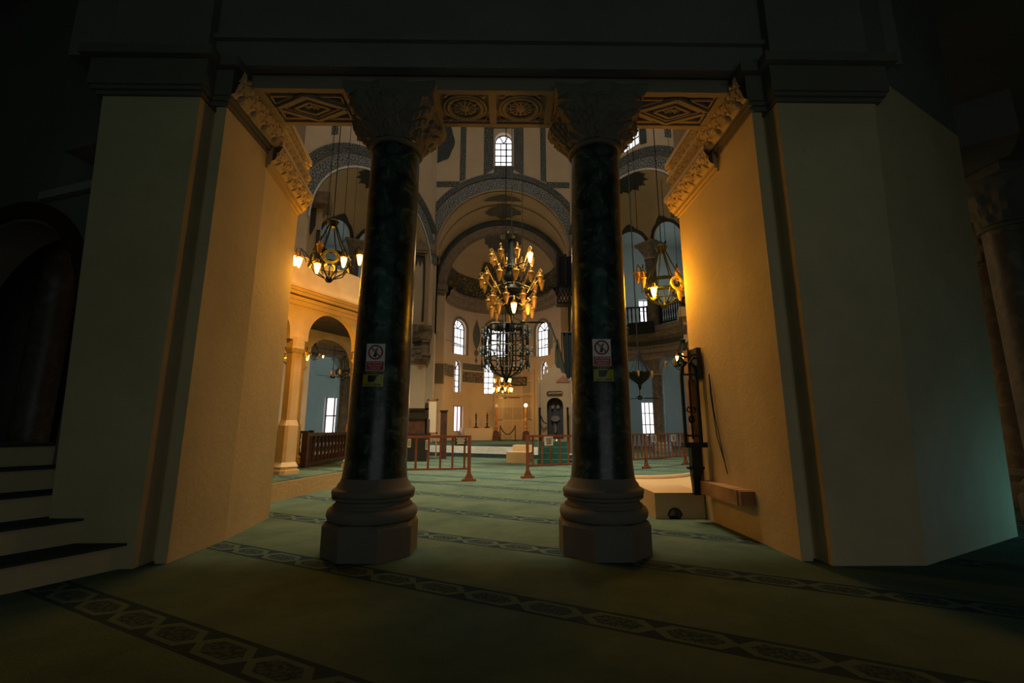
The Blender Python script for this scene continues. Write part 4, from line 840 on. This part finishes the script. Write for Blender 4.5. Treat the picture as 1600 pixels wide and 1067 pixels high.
pq = MB(); pts = [(-.2, 2.33)] + [(-.2 - .07 * sin(a), 2.26 + .07 * cos(a)) for a in frange(0, pi, 8)] + [(.2 + .07 * sin(a), 2.26 - .07 * cos(a)) for a in frange(0, pi, 8)]
pq.slab([(x, -.02, z) for x, z in pts[1:]], (0, 1, 0), .02); pq = pq.build('inscription_plaque', 'sign_black', mb)
b = MB()
for i in range(9): x = -.2 + .05 * i; b.tube([(x, -.024, 2.22 + .02 * (i % 3)), (x + .02, -.024, 2.29 - .015 * (i % 2)), (x + .045, -.024, 2.23 + .012 * (i % 4))], .006, 5)
b.build('gilt_script', 'carved', pq)
def cur(u, v): return (u, .1 + .02 * sin(u * 45), v)
cu = MB().grid(cur, frange(-.28, .28, 30), frange(.72, 2.1, 6)).build('curtain', 'curtain', mb, True)
b = MB(); b.slab([(.15 * cos(2*pi*i/20), .075, 1.42 + .1 * sin(2*pi*i/20)) for i in range(20)], (0, -1, 0), .01); b.build('embroidered_motif', 'curtain_motif', cu)
for sx in (-.08, .1): b = MB(); b.slab([(sx + .05 * cos(2*pi*i/12), .075, 1.8 + .06 * sin(2*pi*i/12)) for i in range(12)], (0, -1, 0), .01); b.build('embroidered_motif', 'curtain_motif', cu)
b = MB(); b.slab([(.04 * cos(2*pi*i/12), .075, 1.1 + .16 * sin(2*pi*i/12)) for i in range(12)], (0, -1, 0), .01); b.build('embroidered_motif', 'curtain_motif', cu)
for k in range(4): MB().box(-.5, .42, -1.15 + .28 * k, .0, .0 if k == 0 else .17 * k, .17 * (k + 1)).build('carpeted_step', 'green_cloth', mb)
MB().lathe([(.0, .58), (.03, .6), (.05, .7), (.02, .74), (0, .76)], (.04, -.1), 10).build('gilt_knob', 'brass', mb, True)
for sx in (-.5, .42): MB().lathe([(.03, .3), (.03, 1.72), (.05, 1.76), (0, 1.8)], (sx, -.12), 10).build('railing_post', 'iron', mb, True)
MB().tube([(-.5, -.12, 1.55), (-.38, -.1, 1.3), (-.28, -.05, 1.25)], .02, 6).build('side_rope', 'iron', mb)
b = MB(); b.slab([(.55, .2, .3), (.55, 3.2, .3), (.55, 3.2, 3.6), (.55, .9, 1.5), (.55, .2, .95)], (1, 0, 0), .1); b.slab([(-.57, .2, .3), (-.57, 3.2, .3), (-.57, 3.2, 3.6), (-.57, .9, 1.5), (-.57, .2, .95)], (1, 0, 0), .1); b.build('stair_flank', 'pulpit', mb)
o = MB().prism([(.2, 15.35), (.92, 15.0), (1.1, 15.9), (.4, 16.2)], 0, .33).build('block', 'orange_render'); o.name = 'ochre_plinth'; tag(o, 'low ochre plinth block left of the green pulpit steps', 'plinth')
o = MB().prism([(.42, 16.25), (1.12, 15.95), (1.16, 16.6), (.55, 16.9)], 0, .52).build('ochre_plinth', 'orange_render'); tag(o, 'taller ochre plinth block behind the low one, left of the pulpit portal', 'plinth')
o = MB().prism([(2.38, 14.3), (3.3, 14.15), (3.4, 14.95), (2.5, 15.1)], 0, .5).build('ochre_plinth', 'orange_render'); tag(o, 'ochre plinth block right of the green pulpit steps, partly behind the right column', 'plinth')
# banners
bn = thing('banner', 'dark green cloth banner on a slanting pole above the pulpit portal', 'banner', (1.85, 16.0, 0))
MB().tube([(-.1, 0, 4.85), (.25, .1, 3.9), (.5, .2, 3.0)], .025, 6).build('pole', 'black_wood', bn)
def drape(u, v): z = 4.15 - 1.6 * v; return (.12 + (.1 + .34 * (v ** .8)) * (u - .15), .05 * sin(u * 14 + v * 2) + .1, z + .35 * (u - .5) * (1 - v))
MB().grid(drape, frange(0, 1, 20), frange(0, 1, 10)).build('cloth', 'flag', bn, True)
MB().slab([(-.12, 0, 4.8), (.02, 0, 4.5), (.0, 0, 3.95), (-.08, 0, 3.85)], (0, 1, 0), .02).build('pennant', 'flag', bn)
bd = thing('hanging_cloth', 'dark blue cloth hanging behind the pulpit at the right dark column', 'cloth', (2.87, 18.85, 0))
MB().grid(lambda u, v: (.57 * (u - .5) * (1 - .35 * v), .06 * sin(u * 15), 5.07 - 2.95 * v - .55 * v * u), frange(0, 1, 24), frange(0, 1, 8)).build('cloth', 'blue_cloth', bd, True)
MB().tube([(-.34, 0, 5.09), (.4, 0, 5.09)], .03, 6).build('rod', 'black_wood', bd)
for x in (-.34, .4): MB().tube([(x, 0, .42), (x, 0, 5.09)], .025, 6).build('pole', 'black_wood', bd)
# raised preacher's balcony lattice seen above, at the right apse pier
bc = thing('lattice_balcony', 'small dark lattice balcony high on the wall by the right dark column', 'balcony', (3.35, 22.6, 0))
b = MB(); b.box(-.55, .5, -.3, .35, 7.3, 7.42); b.box(-.55, .5, -.3, .35, 8.15, 8.25)
for i in range(7):
    x = -.55 + 1.05 * i / 6; b.bar((x, -.3, 7.4), (min(.5, x + .35), -.3, 8.2), .05); b.bar((x, -.3, 7.4), (max(-.55, x - .35), -.3, 8.2), .05)
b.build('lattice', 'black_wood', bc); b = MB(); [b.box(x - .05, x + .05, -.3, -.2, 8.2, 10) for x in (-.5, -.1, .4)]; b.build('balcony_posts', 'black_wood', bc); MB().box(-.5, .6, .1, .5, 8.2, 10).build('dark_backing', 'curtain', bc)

# ------------------------------------------------------------------ exedra columns and gallery railings
def exedra_column(s, t, z0, h, r, label, mat='colstone'):
    Mx, My, rr = s * 5.7, 20.0, 3.22; a = atan2(.537, .843) - t
    c = thing('column', label, 'column', (Mx + s * rr * cos(a), My + rr * sin(a), z0))
    if z0 < 1: MB().lathe([(r * 1.6, 0), (r * 1.6, .2), (r * 1.4, .25), (r * 1.45, .35), (r * 1.1, .45)], seg=24).build('base', 'stone', c, True)
    MB().lathe([(r * 1.05, .4 if z0 < 1 else 0), (r, h - .85)], seg=28).build('shaft', mat, c, True)
    MB().lathe([(r * 1.15, h - .87), (r * 1.15, h - .8)], seg=28).build('necking', 'carved', c, True)
    def cap(th, k): sq = min(1 / max(abs(cos(th)), abs(sin(th))), 1.3); q = r * (1 + .85 * k ** 1.5) * (1 + (sq - 1) * k) * (1 + .04 * cos(8 * th) * sin(pi * k)); return (q * cos(th + .6), q * sin(th + .6), h - .8 + .68 * k)
    MB().grid(cap, [2*pi*i/48 for i in range(48)], frange(0, 1, 12), closed=True).build('capital', 'moulding', c, True)
    k = r * 1.9; b = MB(); b.prism([(k * 1.414 * cos(.6 + pi/4 + pi/2 * i), k * 1.414 * sin(.6 + pi/4 + pi/2 * i)) for i in range(4)], h - .12, h + .02); b.build('abacus', 'moulding', c); return c
T = R(18)
exedra_column(1, -T, 0, 4.55, .29, 'mottled ground floor column seen behind the far right barrier'); exedra_column(1, -T, 6.2, 4.4, .3, 'mottled upper gallery column behind the right iron chandelier')
exedra_column(-1, -T, 0, 4.55, .3, 'mottled ground floor column seen through the orange wooden gallery arch'); exedra_column(-1, -T, 6.2, 4.4, .3, 'upper gallery column left of the left dark column, behind the iron chandelier')
fx = exs[0]
def gal_rail(t0, t1, label, n):
    a, b_ = fx(exs[1] * t0, 6.2, -.36), fx(exs[1] * t1, 6.2, -.36); return balustrade(label, a, b_, 6.25, 7.3, n, 'black_wood', .1, None)
gal_rail(-R(60), -T - .1, 'dark gallery railing left of the upper gallery column', 9); gal_rail(-T + .1, R(14), 'dark gallery railing between the upper gallery column and the right pier', 10)
p0 = fx(-3.58 * R(42), 0, -.98); p1 = fx(-3.58 * R(14), 0, -.95)
b = MB(); q = Vector((p1[0] - p0[0], p1[1] - p0[1])); n_ = Vector((-q.y, q.x)).normalized() * .08; b.prism([p0[:2], p1[:2], (p1[0] + n_.x, p1[1] + n_.y), (p0[0] + n_.x, p0[1] + n_.y)], 5.75, 6.35)
tag(b.build('dark_board', 'curtain'), 'long dark board fixed on the gallery edge under the railing', 'board')

# ------------------------------------------------------------------ chandeliers
def glass_mesh(): return MB().lathe([(.0, -.145), (.014, -.14), (.022, -.12), (.034, -.07), (.042, -.02), (.044, 0)], seg=12)
GL = {k: glass_mesh().mesh('glass', M[k], True) for k in ('amber', 'bulb', 'crystal')}
HOLD = MB().lathe([(.012, .075), (.02, .07), (.024, .03), (.05, .02), (.054, .005), (.044, 0), (.0, .0)], seg=12).mesh('lamp_holder', M['brass'], True)
def lamp_unit(parent, loc, lit, arm_pts=None, tilt=0):
    h = inst(HOLD, parent, 'lamp_holder', loc); inst(GL['bulb' if lit else 'amber'], h, 'lamp_glass'); return h
def iron_chandelier(label, loc, s, lit, top, n=8, paint=True, rz=0, light=None, r=.27, R0=.45, spots=None):
    c = thing('iron_chandelier', label, 'chandelier', loc, rz, s, 'iron basket chandeliers')
    b = MB(); b.tube([(0, 0, .95), (0, 0, (top - loc[2]) / s)], .007, 6); b.build('chain', 'iron', c)
    MB().lathe([(.0, .98), (.05, .96), (.09, .93), (.07, .88), (.05, .84), (0, .84)], seg=16).build('crown', 'iron', c, True)
    for i in range(6):
        a = 2*pi*(i + .5)/6; MB().tube([(.05 * cos(a), .05 * sin(a), .88), (.13 * cos(a), .13 * sin(a), .66), (r * cos(a), r * sin(a), .37)], .011, 6).build('strap', 'iron', c)
    b = MB(); b.grid(lambda a, k: ((r, r, r + .012, r + .012)[k] * cos(a), (r, r, r + .012, r + .012)[k] * sin(a), (.33, .38, .38, .33)[k]), [2*pi*i/32 for i in range(32)], [0, 1, 2, 3], closed=True); b.ring((0, 0, .22), r * 1.0, .01); b.build('hoop', 'iron', c)
    for i in range(8):
        a = 2*pi*i/8; MB().tube([(r * cos(a), r * sin(a), .36), (r * 1.03 * cos(a), r * 1.03 * sin(a), .22), (r * .75 * cos(a), r * .75 * sin(a), .09), (.06 * cos(a), .06 * sin(a), .02)], .011, 6).build('basket_rib', 'iron', c)
    for i in range(4):
        a = 2*pi*i/4 + .4; b = MB(); k0 = r * 1.05
        b.tube([(k0 * cos(a + .35 * cos(t)), k0 * sin(a + .35 * cos(t)), .27 + .09 * sin(t)) for t in frange(0, 2*pi, 16)], .022, 6); b.build('crescent', 'yellow_paint' if paint and i in (1, 3) else 'iron', c, True)
    MB().lathe([(0, -.045), (.04, -.035), (.062, 0), (.05, .035), (.02, .06), (.0, .3)], seg=16).build('finial', 'iron', c, True)
    for i in range(n):
        a, q, zz, on = spots[i] if spots else (2*pi*(i + .35)/n, R0, .28, i in lit)
        b = MB(); b.tube([(r * cos(a), r * sin(a), .3), ((r + .06) * cos(a), (r + .06) * sin(a), .25), ((r + (q - r) * .6) * cos(a), (r + (q - r) * .6) * sin(a), zz + .1), (q * .97 * cos(a), q * .97 * sin(a), zz + .15), (q * cos(a), q * sin(a), zz + .08)], .008, 6); b.build('arm', 'iron', c, True)
        lamp_unit(c, (q * cos(a), q * sin(a), zz), on)
    return c
L6 = (0, 1, 2, 3, 4, 5, 6)
iron_chandelier('lit black iron basket chandelier with yellow crescents beside the left pier', (-2.48, 6.55, 3.28), 1.0, L6, 19.95, 8, True, 0, spots=[(R(190), .49, .33, 1), (R(232), .47, .2, 1), (R(268), .4, .1, 1), (R(315), .46, .22, 1), (R(352), .47, .36, 1), (R(22), .42, .43, 1), (R(150), .42, .4, 0), (R(262), .3, .42, 0)])
iron_chandelier('black iron basket chandelier with two lit lamps beside the right pier', (2.55, 6.55, 2.9), 1.0, L6, 19.95, 8, True, 0, spots=[(R(355), .42, .4, 1), (R(225), .33, .2, 1), (R(190), .42, .47, 0), (R(205), .4, .36, 0), (R(150), .3, .56, 0), (R(25), .3, .56, 0), (R(300), .28, .15, 0), (R(90), .42, .4, 0)])
lamp('left_chandelier_light', (-2.66, 6.9, 3.5), 130, AMB, .3); lamp('right_chandelier_light', (2.38, 6.35, 3.1), 78, AMB, .25)
iron_chandelier('unlit dark iron chandelier above the iron stand at the right pier', (4.55, 11.0, 2.45), .85, (), 19.95, 6, False, .3, R0=.5)
iron_chandelier('partly hidden lit chandelier behind the right pier edge above the timber plank', (3.95, 9.0, 2.35), .7, (0, 2, 3, 4), 19.95, 6, False, .2)
iron_chandelier('lit iron chandelier hanging under the wooden gallery arch beside the left pier', (-4.39, 9.53, 2.42), .85, (0, 2, 4, 5, 6), 3.56, 8, True, .5)
lamp('loge_light', (-4.3, 9.6, 2.5), 40, AMB, .2)
iron_chandelier('small lit chandelier far behind the wooden gallery post', (-6.25, 15.2, 3.35), .6, (0, 3), 19.95, 6, False, .1)
lamp('far_loge_light', (-6.0, 15.0, 3.0), 25, AMB, .2)
iron_chandelier('unlit dark chandelier far behind, left of the left dark column', (-5.6, 16.2, 2.8), .9, (), 19.95, 6, False, .2)
# beaded bowl chandelier on the right
bw = thing('bowl_chandelier', 'unlit dark bowl chandelier with many straps left of the ground floor column', 'chandelier', (4.85, 15.8, 2.62)); MB().tube([(0, 0, 1.1), (0, 0, 17.3)], .012, 6).build('chain', 'iron', bw)
for i in range(14): a = 2*pi*i/14; MB().tube([(.03 * cos(a), .03 * sin(a), 1.15), (.12 * cos(a), .12 * sin(a), .85), (.36 * cos(a), .36 * sin(a), .38)], .012, 5).build('strap', 'iron', bw)
b = MB(); b.grid(lambda a, k: [(r_ * cos(a), r_ * sin(a), z_ + .02 * sin(a * 10)) for r_, z_ in ((.4, .4), (.38, .3), (.3, .18), (.16, .08), (.07, .0), (.04, -.15), (0, -.2))][k], [2*pi*i/40 for i in range(40)], list(range(7)), closed=True); b.build('bowl', 'iron', bw, True)
for i in range(6): a = 2*pi*i/6 + .2; lamp_unit(bw, (.5 * cos(a), .5 * sin(a), .35), False)

# great central chandelier in tiers
cc = thing('tiered_chandelier', 'great tiered central chandelier of amber glass lamps, two of them glowing', 'chandelier', (.35, 13.0, 4.3))
MB().tube([(0, 0, 2.6), (0, 0, 15.65)], .016, 6).build('chain', 'iron', cc)
MB().lathe([(0, 2.62), (.1, 2.6), (.2, 2.55), (.19, 2.48), (.12, 2.42), (.13, 1.9), (.17, 1.5), (.2, 1.3), (.26, 1.26), (.26, 1.18), (.15, 1.1), (.2, .9), (.3, .82), (.3, .76), (.12, .7), (.1, .4), (.2, .3), (.18, .16), (.05, .05), (.04, -.1), (0, -.2)], seg=24).build('stem', 'iron', cc, True)
for i in range(6): a = 2*pi*i/6; MB().tube([(.1 * cos(a), .1 * sin(a), 2.5), (.2 * cos(a), .2 * sin(a), 2.48), (.24 * cos(a), .24 * sin(a), 2.55), (.2 * cos(a), .2 * sin(a), 2.6)], .02, 5).build('crown_scroll', 'iron', cc)
def tier(n, r, z, lit, off, hr, zh):
    MB().ring((0, 0, zh), hr, .03, 40, 8).build('hoop', 'iron', cc)
    for i in range(n):
        a = 2*pi*(i + off)/n; ca, sa = cos(a), sin(a)
        b = MB(); b.tube([(hr * ca, hr * sa, zh), ((hr + (r - hr) * .4) * ca, (hr + (r - hr) * .4) * sa, zh - .1), ((r - .04) * ca, (r - .04) * sa, z + .16), (r * ca, r * sa, z + .24), ((r + .06) * ca, (r + .06) * sa, z + .17), (r * ca, r * sa, z + .1)], .015, 5); b.build('arm', 'gold_iron', cc, True)
        h = inst(HOLD, cc, 'lamp_holder', (r * ca, r * sa, z)); h.scale = (1.9, 1.9, 1.9); inst(GL['bulb' if i in lit else 'amber'], h, 'lamp_glass')
tier(8, .62, 1.85, (7,), .3, .22, 1.55); tier(12, .9, 1.12, (), .2, .36, .95); tier(9, .7, .5, (), .4, .3, .55); tier(8, .6, .25, (6,), .1, .25, .4)
b = MB(); [b.tube([(.36 * cos(2*pi*i/8), .36 * sin(2*pi*i/8), .95), (.62 * cos(2*pi*i/8), .62 * sin(2*pi*i/8), 1.3), (.5 * cos(2*pi*i/8), .5 * sin(2*pi*i/8), 1.6), (.22 * cos(2*pi*i/8), .22 * sin(2*pi*i/8), 1.55)], .02, 5) for i in range(8)]; b.build('scrollwork', 'iron', cc, True)
lamp('central_light_upper', (.9, 12.5, 6.0), 60, WARM, .2); lamp('central_light_lower', (.75, 12.3, 4.2), 50, WARM, .2)
# crystal cage chandelier, unlit
cx = thing('crystal_chandelier', 'dark cage chandelier with unlit crystal drops before the middle apse window', 'chandelier', (.2, 17.0, 2.95))
MB().tube([(-.03, 0, 2.1), (-.03, 0, 17)], .016, 6).build('chain', 'iron', cx)
for i in range(10): a = 2*pi*i/10; MB().tube([(.7 * cos(a), .7 * sin(a), 2.0), (.78 * cos(a), .78 * sin(a), 1.2), (.74 * cos(a), .74 * sin(a), .6), (.5 * cos(a), .5 * sin(a), .2), (.08 * cos(a), .08 * sin(a), .0)], .026, 6).build('cage_rib', 'iron', cx)
for r_, z_ in ((.72, 1.95), (.78, 1.55), (.78, 1.15), (.75, .75), (.6, .35)): MB().ring((0, 0, z_), r_, .024, 40, 6).build('hoop', 'iron', cx)
MB().lathe([(0, -.2), (.05, -.15), (.1, 0), (.06, .1), (.05, 1.9), (.12, 1.95), (.1, 2.1), (0, 2.15)], seg=16).build('stem', 'iron', cx, True)
MB().lathe([(.1, 2.1), (.5, 2.02), (.72, 1.92)], seg=32, cap=False).build('canopy', 'iron', cx, True)
for i in range(22):
    a = 2*pi*i/22; b = MB(); b.lathe([(.006 + .022 * abs(sin(12 * t)), .35 + 1.6 * t) for t in frange(0, 1, 40)], ((.83 + .05 * (i % 3)) * cos(a), (.83 + .05 * (i % 3)) * sin(a)), 6); b.build('bead_string', 'iron', cx)
DROP = MB().lathe([(0, -.09), (.03, -.03), (.022, .02), (0, .05)], seg=6).mesh('crystal_drop', M['crystal'])
k = 0
for n_, r_, z_ in ((14, .92, 1.72), (16, .98, 1.0), (12, .86, .45)):
    for i in range(n_):
        a = 2*pi*(i + .3)/n_; MB().tube([(.76 * cos(a), .76 * sin(a), z_ - .1), ((r_ + .05) * cos(a), (r_ + .05) * sin(a), z_ - .02), (r_ * cos(a), r_ * sin(a), z_ + .1)], .016, 5).build('arm', 'iron', cx); inst(GL['crystal'], cx, 'lamp_glass', (r_ * cos(a), r_ * sin(a), z_ + .14)).scale = (1.2, 1.2, 1.2); inst(DROP, cx, 'crystal_drop', (r_ * cos(a), r_ * sin(a), z_ - .1))
# small lit chandelier in the apse
ca = thing('apse_chandelier', 'small glowing chandelier before the marble slabs of the apse', 'chandelier', (.0, 24.0, 3.05))
MB().tube([(0, 0, 1.1), (0, 0, 10.7)], .014, 6).build('chain', 'iron', ca); MB().lathe([(0, -.05), (.1, 0), (.06, .15), (.05, 1.0), (.12, 1.06), (0, 1.12)], seg=14).build('stem', 'iron', ca, True)
for r_, z_, n_, on in ((.42, .62, 7, (0, 3, 5, 6)), (.5, .12, 9, (0, 2, 4, 5, 6, 7, 8))):
    MB().ring((0, 0, z_ + .1), r_ * .6, .03, 28, 6).build('hoop', 'gold_iron', ca)
    for i in range(n_):
        a = 2*pi*(i + .2)/n_; MB().tube([(r_ * .6 * cos(a), r_ * .6 * sin(a), z_ + .1), (r_ * .85 * cos(a), r_ * .85 * sin(a), z_ + .2), (r_ * cos(a), r_ * sin(a), z_ + .12)], .014, 5).build('arm', 'gold_iron', ca)
        h = inst(HOLD, ca, 'lamp_holder', (r_ * cos(a), r_ * sin(a), z_)); h.scale = (1.4, 1.4, 1.4); inst(GL['bulb' if i in on else 'amber'], h, 'lamp_glass')
lamp('apse_light', (.05, 24.0, 2.7), 150, (1, .47, .1), .3)

# ceiling fans
def fan(label, loc, top, rz, L=.62, n=3, mat='black_wood'):
    c = thing('ceiling_fan', label, 'fan', loc, rz, 1, 'ceiling fans'); MB().tube([(0, 0, .1), (0, 0, top - loc[2])], .012, 6).build('rod', 'iron', c)
    MB().lathe([(0, -.06), (.07, -.05), (.1, 0), (.09, .05), (.03, .1), (0, .12)], seg=16).build('motor', mat, c, True)
    for i in range(n):
        a = 2*pi*i/n; b = MB(); P = lambda r_, w, dz: (r_ * cos(a) - w * sin(a), r_ * sin(a) + w * cos(a), dz)
        b.slab([P(.09, -.03, 0), P(.25, -.07, .01), P(L, -.06, .01), P(L, .06, -.015), P(.25, .07, -.015), P(.09, .03, 0)], (0, 0, 1), .012); b.build('blade', mat, c)
fan('dark ceiling fan with a long blade crossing the right apse window', (.75, 14.9, 4.6), 19.95, 0.05, .72)
fan('small ceiling fan below the apse chandelier', (.15, 23.15, 2.62), 19.95, .05, .75, 3, 'wood')
fan('ceiling fan under the bowl chandelier right of the right dark column', (4.95, 16.2, 2.15), 19.95, .1, .7)
fan('ceiling fan far behind, left of the left dark column', (-6.35, 17.2, 3.0), 19.95, .1, .75)
# loose pull cords in the right exedra
for x, y, z, lab in ((6.05, 19.0, 9.8, 'loose pull cord with a socket-like end in the right gallery arch, nearest the dark column'), (7.35, 19.2, 9.4, 'loose pull cord with a socket-like end in the right gallery arch, nearest the right pier')):
    c = thing('pull_cord', lab, 'pendant', (x, y, z)); MB().tube([(0, 0, 0), (0, 0, 19.95 - z)], .014, 5).build('cord', 'iron', c); MB().lathe([(0, -.16), (.05, -.1), (.04, -.02), (.015, 0)], seg=8).build('socket', 'iron', c, True)
for x, y, z, lab in ((-6.95, 17.0, 7.2, 'loose pull cord with a socket-like end hanging before the far pier at the left'), ):  # one more loose pull cord, before the far left pier
    c = thing('pull_cord', lab, 'pendant', (x, y, z)); MB().tube([(0, 0, 0), (0, 0, 19.95 - z)], .014, 5).build('cord', 'iron', c); MB().lathe([(0, -.16), (.05, -.1), (.04, -.02), (.015, 0)], seg=8).build('socket', 'iron', c, True)
